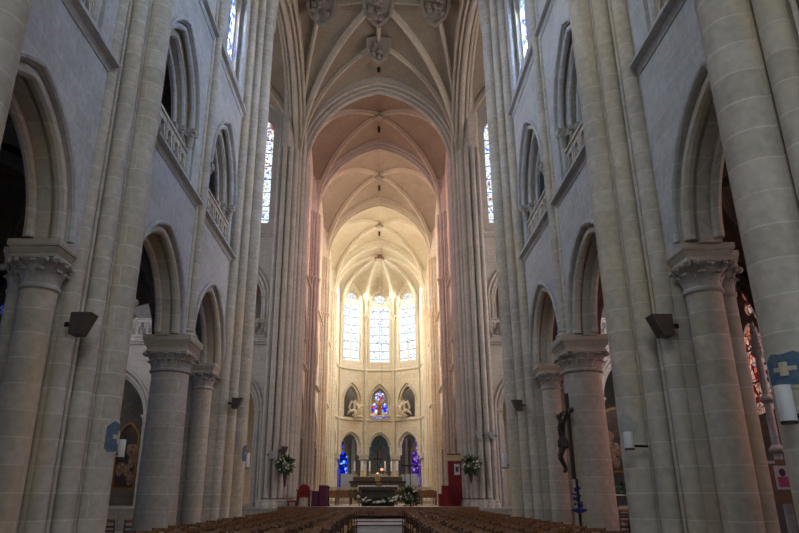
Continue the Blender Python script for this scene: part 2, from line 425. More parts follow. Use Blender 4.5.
def bay_wall(name, sgn, x, y0, y1, bays, mat, zb=4.93, zt=23.8, z0floor=0.0, windows=True, pier_ys=(), string_skip=(), gl='g_nave', wz=(14.3, 17.6, 19.6), foot=True):
    """nave / choir elevation: arcade, tribune, clerestory.  bays: dict list"""
    fn = sidefn(sgn, x)
    holes1, holes2, holes3 = [], [], []
    out_low = [(y0, zb)]
    out_in = [(y0, zb)]
    for b in bays:
        c, h = b['c'], b['h']
        a = parch(c, h, 5.1, 6.95)
        out_low += [(c - h, zb)] + a + [(c + h, zb)]
        hi = h - 0.15
        ai = parch(c, hi, 5.05, 6.76)
        out_in += [(c - hi, zb)] + ai + [(c + hi, zb)]
        tc, th = b['tc'], b['th']
        holes1.append(parch(tc, th, 10.1, 12.25, z0=8.52))
        holes2.append(parch(tc, th - 0.22, 10.05, 11.9, z0=8.52))
        holes3.append(parch(tc, th - 0.40, 10.0, 11.65, z0=8.52))
        if windows:
            for hl in (holes1, holes2, holes3): hl.append(parch(tc, b['wh'] + (0.25 if hl is holes1 else 0), wz[1], wz[2] + (0.25 if hl is holes1 else 0), z0=wz[0]))
    out_low += [(y1, zb), (y1, zt), (y0, zt)]
    out_in += [(y1, zb), (y1, zt), (y0, zt)]
    mb = MB()
    mb.plate(out_low, holes1, fn, 0.0, 0.22)
    w = struct(name, mb, mat)
    mb = MB(); mb.plate(out_in, holes2, fn, 0.221, 0.449); mb.build('inner_order', 'pier' if mat == 'nave_wall' else mat, w)
    mb = MB(); mb.plate(out_in, holes3, fn, 0.45, 0.54)
    mb.build('rear_masonry', 'pier' if mat == 'nave_wall' else mat, w)
    for b in bays:
        c, h = b['c'], b['h']
        # arcade mouldings
        m = MB()
        p = [fn(u, z, -0.03) for u, z in parch(c, h + 0.06, 5.0, 7.03, 12)]
        m.tube(p, 0.055, 8, side=(1, 0, 0))
        m.build('hood_moulding', mat, w)
        m = MB()
        p = [fn(u, z, 0.12) for u, z in parch(c, h - 0.05, 4.98, 6.88, 12)]
        m.tube(p, 0.10, 10, side=(1, 0, 0))
        m.build('arch_roll', 'pier', w)
        m = MB()
        p = [fn(u, z, 0.47) for u, z in parch(c, h - 0.20, 4.98, 6.70, 12)]
        m.tube(p, 0.08, 8, side=(1, 0, 0))
        m.build('arch_roll', 'pier', w)
        # tribune mouldings
        tc, th = b['tc'], b['th']
        m = MB(); m.tube([fn(u, z, -0.02) for u, z in parch(tc, th + 0.05, 10.1, 12.32, 12)], 0.05, 8, side=(1, 0, 0)); m.build('hood_moulding', mat, w)
        for k, (dh, t, r) in enumerate(((0.08, 0.10, 0.075), (0.24, 0.30, 0.065), (0.42, 0.46, 0.06))):
            m = MB(); m.tube([fn(u, z, t) for u, z in parch(tc, th - dh, 10.1, 12.25 - dh * 1.35, 12)], r, 8, side=(1, 0, 0)); m.build('arch_roll', mat, w)
        for side in (-1, 1):
            for dh, t, r in ((0.10, 0.11, 0.08), (0.27, 0.32, 0.075), (0.44, 0.46, 0.065)):
                m = MB(); xx, yy, _ = fn(tc + side * (th - dh), 0, t)
                m.cyl(xx, yy, r, 8.55, 9.72, n=10); m.build('jamb_shaft', mat, w)
                m = MB(); m.lathe(xx, yy, [(r * 1.25, 9.62), (r, 9.67), (r * 1.1, 9.8), (r * 1.9, 9.98), (r * 2.0, 10.0)], 10)
                for q in range(6):
                    a = q * PI / 3; m.ball((xx + r * 1.7 * math.cos(a), yy + r * 1.7 * math.sin(a), 9.93), 0.04, 6, 4)
                m.box(xx - r * 1.9, xx + r * 1.9, yy - r * 1.9, yy + r * 1.9, 10.0, 10.12)
                m.build('jamb_capital', 'carved', w)
        if windows:
            m = MB(); m.tube([fn(u, z, 0.05) for u, z in parch(tc, b['wh'] + 0.2, wz[1], wz[2] + 0.2, 10, z0=wz[0])], 0.07, 8, side=(1, 0, 0)); m.build('window_moulding', mat, w)
            win(sgn, x + 0.42, tc, b['wh'], wz, gl)
    # string courses
    prof = [(-0.02, -0.14), (-0.06, -0.02), (-0.17, 0.0), (-0.17, 0.07), (-0.10, 0.10), (0, 0.14), (0.05, 0.14), (0.05, -0.14)]
    cuts = sorted(pier_ys)
    for zc in (8.42, 13.6):
        segs = []; a = y0
        for (pa, pb) in cuts:
            if pa > a + 0.1: segs.append((a, pa))
            a = max(a, pb)
        if y1 > a + 0.1: segs.append((a, y1))
        for (sa, sb) in segs:
            pts = [(sgn * (x + p), z + zc) for p, z in prof]
            m = MB(); n = len(pts)
            m.add([(px, sa, pz) for px, pz in pts] + [(px, sb, pz) for px, pz in pts],
                  [tuple(range(n)), tuple(range(n, 2 * n))[::-1]] + [(i, (i + 1) % n, n + (i + 1) % n, n + i) for i in range(n)])
            m.build('string_course', mat, w, smooth=False)
    return w

wcount = [0]
def win_any(fn, c, half, zs, gl, lights=2, mat='pier', label=None):
    """tracery window as one structure object: frame, mullions, glass. zs=(sill, spring, apex)"""
    wcount[0] += 1
    z0, z1, z2 = zs
    out = parch(c, half + 0.08, z1, z2 + 0.1, 10, z0=z0 - 0.05)
    holes = []
    lw = (2 * half - 0.08 * (lights + 1)) / lights
    for i in range(lights):
        cx = c - half + 0.08 + lw / 2 + i * (lw + 0.08)
        ztop = z1 + (0.15 if lights == 2 else 0.0)
        holes.append(parch(cx, lw / 2, ztop - lw * 0.75, ztop, 5, z0=z0))
    # rose of small openings in the head
    r = half * 0.60; cz = z1 + (z2 - z1) * 0.42 + 0.12
    for q in range(6):
        a = q * PI / 3 + PI / 6
        rr = r * 0.31
        holes.append([(c + r * 0.62 * math.cos(a) + rr * math.cos(2 * PI * k / 10), cz + r * 0.62 * math.sin(a) + rr * math.sin(2 * PI * k / 10)) for k in range(10)])
    rr = r * 0.25
    holes.append([(c + rr * math.cos(2 * PI * k / 10), cz + rr * math.sin(2 * PI * k / 10)) for k in range(10)])
    m = MB(); m.plate(out, holes, fn, -0.06, 0.06)
    w = m.build('window_%d' % wcount[0], mat, None, smooth=False); w['kind'] = 'structure'
    g = MB(); o2 = parch(c, half, z1, z2, 10, z0=z0); g.plate(o2, [], fn, 0.0, 0.012); g.build('glass_pane', gl, w, smooth=False)
    return w
def win(sgn, x, c, half, zs, gl): return win_any(sidefn(sgn, x), c, half, zs, gl)

NB = [dict(c=-2.0, h=1.5, tc=-2.0, th=1.45, wh=1.0), dict(c=2.6, h=1.5, tc=2.6, th=1.45, wh=1.0),
      dict(c=7.55, h=1.5, tc=7.6, th=1.4, wh=1.0), dict(c=13.2, h=1.7, tc=13.05, th=1.45, wh=0.95), dict(c=17.45, h=1.63, tc=17.55, th=1.5, wh=0.95)]
PY = [(-0.9, 1.3), (4.6, 7.0), (9.5, 11.7), (15.12, 15.48), (19.2, 21.0)]
wall_left = bay_wall('wall_left', -1, XW, -7.5, 20.6, NB, 'nave_wall', pier_ys=PY)
wall_right = bay_wall('wall_right', 1, XW, -7.5, 20.6, NB, 'nave_wall', pier_ys=PY)
# choir side walls
CB = [dict(c=36.1, h=1.9, tc=36.1, th=1.7, wh=1.3), dict(c=43.4, h=2.6, tc=43.4, th=1.9, wh=1.6), dict(c=52.0, h=2.6, tc=52.0, th=1.9, wh=1.6)]
CP = [(38.4, 39.9), (46.9, 48.4), (55.6, 56.9)]
for s, nm in ((-1, 'wall_choir_left'), (1, 'wall_choir_right')):
    bay_wall(nm, s, 4.35, 33.4, 57.6, CB, 'choir', pier_ys=CP, gl='g_choir', wz=(14.2, 19.0, 20.8))
# west wall behind the camera
def fnW(u, z, t): return (u, -7.5 - t, z)
m = MB(); m.plate([(-5.6, 0), (5.6, 0), (5.6, 24.5), (-5.6, 24.5)], [parch(0, 3.0, 14.5, 18, z0=8)], fnW, 0, 0.6)
struct('wall_west', m, 'nave_wall', smooth=False)

# ------------------------------------------------------------------ aisles and tribunes
for s, sn in ((-1, 'left'), (1, 'right')):
    # outer aisle wall with chapel windows
    fn = sidefn(s, 9.6)
    holes = []; wins = []
    for c in (7.7, 12.2, 16.2):
        holes.append(parch(c, 1.15, 5.6, 7.0, z0=3.3)); wins.append(c)
    holes2 = [parch(c, 0.8, 10.8, 11.8, z0=9.6) for c in (7.7, 12.2, 16.2)]
    m = MB(); m.plate([(-7.5, 0), (20.6, 0), (20.6, 13.4), (-7.5, 13.4)], holes + holes2, fn, 0, 0.6)
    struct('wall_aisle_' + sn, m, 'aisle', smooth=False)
    for c in wins:
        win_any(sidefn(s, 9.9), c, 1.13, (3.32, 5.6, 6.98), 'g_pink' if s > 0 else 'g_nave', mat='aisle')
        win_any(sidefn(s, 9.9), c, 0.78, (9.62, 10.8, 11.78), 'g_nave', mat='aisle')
    # tribune floor and roof
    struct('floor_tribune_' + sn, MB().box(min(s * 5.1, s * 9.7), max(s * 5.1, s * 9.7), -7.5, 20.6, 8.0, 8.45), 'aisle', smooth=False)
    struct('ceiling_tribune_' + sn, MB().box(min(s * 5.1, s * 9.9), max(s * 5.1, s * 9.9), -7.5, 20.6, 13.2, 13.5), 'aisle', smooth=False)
    # aisle vaults
    ys = [-6.5, 0.2, 6.1, 10.6, 15.3, 20.3]
    for k in range(len(ys) - 1):
        ya, yb = ys[k], ys[k + 1]; x0, x1 = s * 5.12, s * 9.6; xm = (x0 + x1) / 2; ym = (ya + yb) / 2
        C = (xm, ym, 7.9); mb = MB(); ribs = []
        for (cx, cy, ox, oy) in ((x0, ya, x1, yb), (x1, ya, x0, yb), (x0, yb, x1, ya), (x1, yb, x0, ya)):
            P = (cx, cy, 4.95)
            D = arc3(P, C); T = arc3(P, (xm, cy, 7.6)); W = arc3(P, (cx, ym, 7.6))
            cell_thick(mb, D, T, 0.05); cell_thick(mb, D, W, 0.05); ribs.append((D, 0.7)); ribs.append((T, 1.1))
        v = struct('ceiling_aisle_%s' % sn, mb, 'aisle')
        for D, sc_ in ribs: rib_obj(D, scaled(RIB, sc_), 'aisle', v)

# ------------------------------------------------------------------ vaults
def vault_bay(name, hw, y0, y1, zs, zc, zt, zw, zws, vm, rm, bossmat='boss', ribscale=1.0):
    xm, ym = 0, (y0 + y1) / 2; C = Vector((0, ym, zc)); mb = MB(); ribs = []
    for sx in (-1, 1):
        for cy in (y0, y1):
            P = (sx * hw, cy, zs)
            D = arc3(P, C); T = arc3(P, (0, cy, zt))
            W = arc3((sx * hw, cy, zws), (sx * hw, ym, zw))
            cell_thick(mb, D, T)
            W2 = [Vector((sx * (hw + 0.25), p.y, p.z)) for p in W]
            cell_thick(mb, D, W2)
            # stilt sheet from rib foot up to wall arch foot
            ribs.append(D)
    v = struct(name, mb, vm)
    for D in ribs: rib_obj(D, scaled(RIB, ribscale), rm, v)
    b = MB(); b.lathe(0, ym, [(0.1, zc - 0.40), (0.28, zc - 0.36), (0.30, zc - 0.24), (0.2, zc - 0.2), (0.22, zc)], 16)
    for q in range(8):
        a = q * PI / 4; b.ball((0.3 * math.cos(a), ym + 0.3 * math.sin(a), zc - 0.28), 0.09, 6, 5)
    b.build('boss', bossmat, v)
    h = MB(); h.cyl(0, y0 + 0.75 * (y1 - y0), 0.09, zc - 0.3, zc + 0.1, n=10)
    h.build('vault_hole', 'dark', v)
    return v

def transverse(y, hw, zs, za, mat, z0=None, prof=TRANS):
    pts = [Vector((-hw, y, z0))] if z0 else []
    L_ = arc3((-hw, y, zs), (0, y, za), 18); R_ = arc3((hw, y, zs), (0, y, za), 18)
    pts = pts + L_ + R_[-2::-1] + ([Vector((hw, y, z0))] if z0 else [])
    # side = Y; normal outward must be up at the apex
    m = MB(); i = len(pts) // 2
    T = (pts[i + 1] - pts[i - 1]).normalized(); S = Vector((0, 1, 0))
    if T.cross(S).z < 0: S = -S
    rolled_sweep(m, pts, prof, S)
    return m
acount = [0]
def trans_obj(y, hw, zs, za, mat, z0=None, prof=TRANS):
    acount[0] += 1
    o = transverse(y, hw, zs, za, mat, z0, prof).build('trim_%d' % acount[0], mat); o['kind'] = 'structure'; return o

ZS = 18.7
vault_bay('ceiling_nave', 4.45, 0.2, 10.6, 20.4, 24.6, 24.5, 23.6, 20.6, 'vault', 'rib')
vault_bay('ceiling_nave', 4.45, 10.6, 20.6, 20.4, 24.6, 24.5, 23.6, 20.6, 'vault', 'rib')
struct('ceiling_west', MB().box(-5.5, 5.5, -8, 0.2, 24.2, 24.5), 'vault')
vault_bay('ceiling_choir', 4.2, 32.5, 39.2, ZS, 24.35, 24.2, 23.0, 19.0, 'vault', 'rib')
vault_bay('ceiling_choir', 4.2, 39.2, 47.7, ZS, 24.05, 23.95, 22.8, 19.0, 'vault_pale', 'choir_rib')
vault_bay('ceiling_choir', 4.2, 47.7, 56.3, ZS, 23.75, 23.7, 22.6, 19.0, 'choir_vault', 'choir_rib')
trans_obj(10.6, 4.2, 20.4, 24.4, 'rib')
trans_obj(20.9, 4.3, 20.7, 24.6, 'rib', prof=scaled(TRANS, 1.3))
trans_obj(32.5, 4.55, 18.9, 24.2, 'crossing', z0=.95, prof=scaled(TRANS, 1.2, 1.45))
trans_obj(39.2, 4.45, 18.9, 24.2, 'crossing', z0=.95, prof=scaled(TRANS, 1.05, 1.2))
trans_obj(47.7, 4.4, 18.7, 23.85, 'choir_rib', z0=.95, prof=scaled(TRANS, 1.05, 1.15))
trans_obj(56.3, 4.4, 18.7, 23.65, 'choir_rib', z0=.95, prof=scaled(TRANS, 1.05, 1.1))

# crossing star vault
def crossing_vault():
    y0, y1, hw = 21.2, 32.0, 4.5
    ym = 26.6; zc = 25.2
    H = Vector((0, ym, zc)); SE = {1: Vector((0, 29.7, 24.95)), -1: Vector((0, 23.5, 24.95))}; SX = {1: Vector((2.85, ym, 24.95)), -1: Vector((-2.85, ym, 24.95))}
    mb = MB(); ribs = []
    for sx in (-1, 1):
        for sy, cy in ((-1, y0), (1, y1)):
            P = (sx * hw, cy, ZS + 0.2)
            D = arc3(P, H, 16); T1 = arc3(P, SE[sy], 16); T2 = arc3(P, SX[sx], 16)
            TA = arc3(P, (0, cy, 24.5), 16); TB = arc3(P, (sx * hw, ym, 24.5), 16)
            cell_thick(mb, D, T1); cell_thick(mb, T1, TA); cell_thick(mb, D, T2); cell_thick(mb, T2, TB)
            ribs += [(D, 1.25), (T1, 0.9), (T2, 0.9)]
    v = struct('ceiling_crossing', mb, 'vault')
    for D, sc_ in ribs: rib_obj(D, scaled(RIB, sc_), 'rib', v)
    for e in (SE[1], SE[-1], SX[1], SX[-1]):
        rib_obj([H.lerp(e, t / 4) for t in range(5)], scaled(RIB, 0.9), 'rib', v, 'ridge_rib')
    # hanging shield bosses
    def shield(c, s, tilt=0.5):
        outl = [(-0.5, 0.42), (0, 0.5), (0.5, 0.42), (0.52, 0.05), (0.40, -0.3), (0.18, -0.52), (0, -0.64), (-0.18, -0.52), (-0.40, -0.3), (-0.52, 0.05)]
        inn = [(a * 0.8, b * 0.8) for a, b in outl]
        d = Vector((0, -math.sin(tilt), -math.cos(tilt))); uu = Vector((1, 0, 0)); vv = Vector((0, -math.cos(tilt), math.sin(tilt)))
        # local a -> x, b -> along vv (up in the picture), face looks down and west
        def f(a, b, t): return tuple(c + uu * (a * s) + vv * (b * s) + d * t)
        m = MB(); m.plate(outl, [], f, 0.0, 0.22)
        o = m.build('boss', 'boss', v, smooth=False)
        m = MB(); m.plate(outl, [inn], f, 0.2, 0.30); m.build('shield_rim', 'boss', o, smooth=False)
        m = MB()
        for q in range(9):
            a = random.uniform(-0.28, 0.28); b = random.uniform(-0.35, 0.3)
            m.ball(f(a, b, 0.24), 0.12 * s, 7, 5)
        m.build('relief', 'boss', o)
    shield(H + Vector((0, 0, -0.5)), 1.55, 0.75); shield(SE[1] + Vector((0, 0, -0.35)), 1.3, 0.9); shield(SE[-1] + Vector((0, 0, -0.3)), 1.3)
    shield(SX[1] + Vector((0, 0, -0.35)), 1.45, 0.9); shield(SX[-1] + Vector((0, 0, -0.35)), 1.45, 0.9)
    h = MB(); h.cyl(0, 31.2, 0.1, 24.2, 24.45, n=10); h.build('vault_hole', 'dark', v)
crossing_vault()
# big arches to the transepts
for s in (-1, 1):
    acount[0] += 1
    L_ = arc3((s * 4.6, 21.0, ZS), (s * 4.6, 26.6, 24.3), 18); R_ = arc3((s * 4.6, 32.2, ZS), (s * 4.6, 26.6, 24.3), 18)
    pts = L_ + R_[-2::-1]
    i = len(pts) // 2; T = (pts[i + 1] - pts[i - 1]).normalized(); S = Vector((1, 0, 0))
    if T.cross(S).z < 0: S = -S
    o = rolled_sweep(MB(), pts, scaled(TRANS, 1.35, 1.3), S).build('trim_%d' % acount[0], 'rib'); o['kind'] = 'structure'

# ------------------------------------------------------------------ transepts
for s, sn in ((-1, 'left'), (1, 'right')):
    def fe(u, z, t, s=s): return (s * u, 33.0 + t, z)
    # east wall: chapel arch, gallery opening, tall window near the crossing, window further out
    holes = [parch(12.4 if s > 0 else 13.0, 1.3 if s > 0 else 1.5, 5.95 if s > 0 else 5.1, 8.4 if s > 0 else 7.5, z0=0.95), parch(7.4, 1.5, 5.4, 7.6, z0=0.95),
             parch(7.4, 1.5, 11.3, 13.4, z0=9.4), parch(12.3, 1.6, 11.4, 13.2, z0=9.4),
             parch(7.5, 1.45, 22.3, 23.7, z0=15.6), parch(12.0, 1.45, 20.2, 22.4, z0=15.6)]
    m = MB(); m.plate([(4.9, 0.9), (17, 0.9), (17, 25), (4.9, 25)], holes, fe, 0, 0.8)
    w = struct('wall_transept_east_' + sn, m, 'transept', smooth=False)
    for (c, h, a, b, z0) in ((12.4 if s > 0 else 13.0, 1.3 if s > 0 else 1.5, 5.95 if s > 0 else 5.1, 8.4 if s > 0 else 7.5, 0.95), (7.4, 1.5, 5.4, 7.6, 0.95), (7.4, 1.5, 11.3, 13.4, 9.4)):
        for dh, t, r in ((-0.08, -0.03, 0.07), (0.12, 0.15, 0.09), (0.28, 0.4, 0.08)):
            m = MB(); m.tube([fe(u, z, t) for u, z in parch(c, h - dh, a, b - dh * 1.2, 12, z0=z0)], r, 8, side=(0, 1, 0)); m.build('arch_roll', 'transept', w)
        for k in (-1, 1):
            m = MB(); xx = s * (c + k * (h - 0.1)); m.lathe(xx, 33.15, [(0.09, a - 0.4), (0.12, a - 0.36), (0.1, a - 0.3), (0.2, a - 0.08), (0.21, a)], 12); m.box(xx - 0.22, xx + 0.22, 32.95, 33.4, a, a + 0.12)
            m.build('jamb_capital', 'carved', w)
    for zc in (8.9, 14.9):
        m = MB(); m.box(min(s * 4.9, s * 17), max(s * 4.9, s * 17), 32.82, 33.05, zc, zc + 0.22); m.box(min(s * 4.9, s * 17), max(s * 4.9, s * 17), 32.9, 33.05, zc - 0.12, zc); m.build('string_course', 'transept', w, smooth=False)
    # clusters of wall shafts beside the crossing
    for xx, r in ((4.98, 0.16), (5.25, 0.11), (5.45, 0.09), (5.62, 0.11)):
        m = MB(); m.cyl(s * xx, 32.9, r, 0.9, 23.5, n=12); m.build('wall_shaft', 'choir' if s > 0 else 'transept', w)
    for xx, r in ((9.6, 0.2), (9.25, 0.12), (9.95, 0.12)):
        m = MB(); m.cyl(s * xx, 32.9, r, 0.9, 23.5, n=12); m.build('wall_shaft', 'transept', w)
    for c, zz, za in ((7.5, 22.3, 23.65), (12.0, 20.2, 22.35)):
        win_any(lambda u, z, t, fe=fe: fe(u, z, t + 0.4), c, 1.43, (15.62, zz, za), 'g_choir', mat='transept')
    # chapel recess behind the chapel arch
    c = 12.5 if s > 0 else 13.0
    m = MB(); m.box(min(s * (c - 3.2), s * (c + 3)), max(s * (c - 3.2), s * (c + 3)), 35.6, 35.9, 0.9, 9); m.box(min(s * (c - 3.2), s * (c + 3)), max(s * (c - 3.2), s * (c + 3)), 33.8, 35.9, 8.75, 9.0)
    m.box(min(s * (c - 3.2), s * (c - 3)), max(s * (c - 3.2), s * (c - 3)), 33.8, 35.9, 0.9, 9)
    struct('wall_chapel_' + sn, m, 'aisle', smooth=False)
    m = MB(); m.box(min(s * 5.6, s * 17), max(s * 5.6, s * 17), 35.9, 36.1, 9.0, 14.5)
    m.box(min(s * 5.6, s * 17), max(s * 5.6, s * 17), 33.8, 36.1, 14.0, 14.3)
    struct('wall_gallery_' + sn, m, 'transept', smooth=False)
    # west wall of transept and end wall with its great window, vault
    m = MB(); m.plate([(5.5, 8.3), (17, 8.3), (17, 25), (5.5, 25)], [parch(12.6, 1.6, 19, 21.5, z0=12)], lambda u, z, t, s=s: (s * u, 20.6 + t, z), 0, 0.6)
    m.box(min(s * 9.6, s * 17), max(s * 9.6, s * 17), 20.6, 21.2, 0, 8.3)
    struct('wall_transept_west_' + sn, m, 'transept', smooth=False)
    win_any(lambda u, z, t, s=s: (s * u, 20.9 + t, z), 12.6, 1.58, (12.02, 19, 21.45), 'g_choir', mat='transept')
    fx = sidefn(s, 15.6)
    m = MB(); m.plate([(20.6, 0), (33.6, 0), (33.6, 25), (20.6, 25)], [parch(26.6, 3.6, 15, 20, z0=7)], fx, 0, 0.6)
    struct('wall_transept_end_' + sn, m, 'transept', smooth=False)
    win_any(sidefn(s, 15.9), 26.6, 3.58, (7.02, 15, 19.9), 'g_choir', lights=6, mat='transept')
    mb = MB(); ribs = []
    x0, x1 = s * 4.9, s * 15.6; xm = s * 10.25; C = Vector((xm, 26.8, 24.8))
    for cx in (x0, x1):
        for cy in (21.0, 32.9):
            P = (cx, cy, 20.6); D = arc3(P, C); T = arc3(P, (cx, 26.8, 24.3)); W = arc3(P, (xm, cy, 24.3))
            cell_thick(mb, D, T); cell_thick(mb, D, W); ribs.append(D)
    v = struct('ceiling_transept_' + sn, mb, 'vault')
    for D in ribs: rib_obj(D, RIB, 'rib', v)

# ------------------------------------------------------------------ apse
AV = [(-4.3, 57.4), (-3.9, 62.4), (-1.42, 64.2), (1.42, 64.2), (3.9, 62.4), (4.3, 57.4)]
APEX = Vector((0, 59.0, 23.3))
mb = MB(); ribs = []
for i, (x, y) in enumerate(AV):
    P = (x, y, 18.2); ribs.append(arc3(P, APEX))
for i in range(5):
    a, b = AV[i], AV[i + 1]; mid = ((a[0] + b[0]) / 2, (a[1] + b[1]) / 2, 21.95)
    ea = arc3((a[0], a[1], 19.0), mid); eb = arc3((b[0], b[1], 19.0), mid)
    cell_thick(mb, ribs[i], ea); cell_thick(mb, ribs[i + 1], eb)
Ta = arc3((-4.2, 56.6, 18.2), (0, 56.6, 23.6)); Tb = arc3((4.2, 56.6, 18.2), (0, 56.6, 23.6))
cell_thick(mb, ribs[0], Ta); cell_thick(mb, ribs[5], Tb)
apse_v = struct('ceiling_apse', mb, 'choir_vault')
for r_ in ribs: rib_obj(r_, scaled(RIB, 1.0), 'choir_rib', apse_v)
m = MB(); m.lathe(0, 59.0, [(0.1, 22.85), (0.42, 22.9), (0.46, 23.1), (0.3, 23.15), (0.32, 23.4)], 16)
for q in range(10):
    a = q * PI / 5; m.ball((0.42 * math.cos(a), 59 + 0.42 * math.sin(a), 23.0), 0.12, 6, 5)
m.build('boss', 'flesh', apse_v)
for i in range(5):
    a, b = Vector((*AV[i], 0)), Vector((*AV[i + 1], 0)); L0 = (b - a).length; d = (b - a).normalized()
    nrm = Vector((-d.y, d.x, 0))
    if nrm.dot(Vector((0, 59, 0)) - a) > 0: nrm = -nrm   # outward
    def fa(u, z, t, a=a, d=d, nrm=nrm, L0=L0):
        p = a + d * (u + L0 / 2) + nrm * t; return (p.x, p.y, z)
    hw = L0 / 2; ah = 0.97 if i == 2 else min(1.2, hw - 0.48); wh = 1.06 if i == 2 else min(1.1, hw - 0.45)
    low = [(-hw, 5.1), (-ah, 5.1)] + parch(0, ah, 5.9, 7.12) + [(ah, 5.1), (hw, 5.1), (hw, 22.3), (-hw, 22.3)]
    low[-2] = (hw, 19.4); low[-1] = (-hw, 19.4)
    low = low[:-2] + [(hw, 19.2)] + [(u, z + 0.5) for u, z in parch(0, hw - 0.02, 19.0, 21.9)[::-1]] + [(-hw, 19.2)]
    hs = [parch(0, 1.0 if i == 2 else min(1.0, hw - 0.5), 10.3, 11.75, z0=8.5), parch(0, wh, 19.75, 21.25, z0=13.95)]
    hs2 = [parch(0, 0.78, 10.35, 11.45, z0=8.5), hs[1]]
    m = MB(); m.plate(low, hs, fa, 0, 0.22); m.plate(low, hs2, fa, 0.22, 0.6)
    w = struct('wall_apse_%d' % (i + 1), m, 'choir')
    for (u0, r) in (((ah), 0.06),):
        m = MB(); m.tube([fa(u, z, -0.02) for u, z in parch(0, ah + 0.08, 5.85, 7.22, 12)], 0.05, 8); m.build('arch_roll', 'choir_rib', w)
        m = MB(); m.tube([fa(u, z, 0.25) for u, z in parch(0, ah - 0.05, 5.85, 7.03, 12)], 0.09, 8); m.build('arch_roll', 'choir_rib', w)
    m = MB(); m.tube([fa(u, z, -0.02) for u, z in parch(0, 1.08, 10.0, 11.86, 12)], 0.05, 8); m.build('hood_moulding', 'choir_rib', w)
    m = MB(); m.tube([fa(u, z, 0.1) for u, z in parch(0, 0.9, 10.0, 11.6, 12, z0=8.5)], 0.08, 8); m.build('arch_roll', 'choir_rib', w)
    m = MB(); m.tube([fa(u, z, 0.02) for u, z in parch(0, wh + 0.06, 19.7, 21.35, 12, z0=14.0)], 0.07, 8); m.build('window_moulding', 'choir_rib', w)
    for zc in (8.25, 13.1):
        m = MB(); pts = [(-0.14, -0.02), (-0.14, 0.08), (0.02, 0.2), (0.02, -0.15)]
        m.add([fa(-hw, zc + z, t) for t, z in pts] + [fa(hw, zc + z, t) for t, z in pts], [(0, 1, 2, 3), (7, 6, 5, 4), (0, 4, 5, 1), (1, 5, 6, 2), (2, 6, 7, 3), (3, 7, 4, 0)])
        m.build('string_course', 'choir_rib', w, smooth=False)
    # sloping sill below the window
    m = MB(); m.add([fa(-wh, 13.3, -0.02), fa(wh, 13.3, -0.02), fa(wh, 14.0, 0.42), fa(-wh, 14.0, 0.42), fa(-wh, 13.2, 0.42), fa(wh, 13.2, 0.42)], [(0, 1, 2, 3), (0, 4, 5, 1), (0, 3, 4), (1, 5, 2), (4, 3, 2, 5)])
    m.build('window_sill', 'grey_cloth', w, smooth=False)
    win_any(lambda u, z, t, fa=fa: fa(u, z, t + 0.35), 0, wh - 0.02, (13.97, 19.75, 21.2), 'g_apse', mat='choir_rib')
    # daylight behind this apse window and tinted chapel light
    c3 = Vector(fa(0, 17.6, 2.4)); tgt = Vector(fa(0, 11.0, -6))
    area('daylight_apse', c3, tgt, 2.8, 8.5, 760 * G, WHITE)
# apse wall shafts at the angles, columns below
for i, (x, y) in enumerate(AV):
    c = Vector((x, y, 0)); inn = (Vector((0, 59.5, 0)) - c).normalized()
    t = Vector((-inn.y, inn.x, 0))
    p = root('apse_wall_shaft', (x, y, 5.1), ['slender shaft cluster at the outer left corner of the apse', 'tall shaft cluster between the left and outer left apse windows', 'tall shaft cluster left of the central apse window',
        'tall shaft cluster right of the central apse window', 'tall shaft cluster between the right and outer right apse windows', 'slender shaft cluster at the outer right corner of the apse'][i], 'shaft', 'shaft clusters of the apse', 'thing')
    for k, (o_, r) in enumerate(((0, 0.13), (-0.2, 0.07), (0.2, 0.07))):
        q = c + inn * (0.12 if k == 0 else 0.04) + t * o_
        MB().cyl(q.x, q.y, r, 5.15, ZS, n=12).build('shaft', 'choir_rib', p)
    m = MB(); q = c + inn * 0.1; m.lathe(q.x, q.y, [(0.16, ZS - 0.45), (0.2, ZS - 0.4), (0.17, ZS - 0.34), (0.32, ZS - 0.08), (0.34, ZS + 0.02)], 14); m.build('capital', 'choir_rib', p)
    for zz in (8.3, 13.1):
        MB().lathe(q.x, q.y, [(0.15, zz - 0.1), (0.22, zz), (0.22, zz + 0.06), (0.15, zz + 0.14)], 12).build('shaft_ring', 'choir_rib', p)

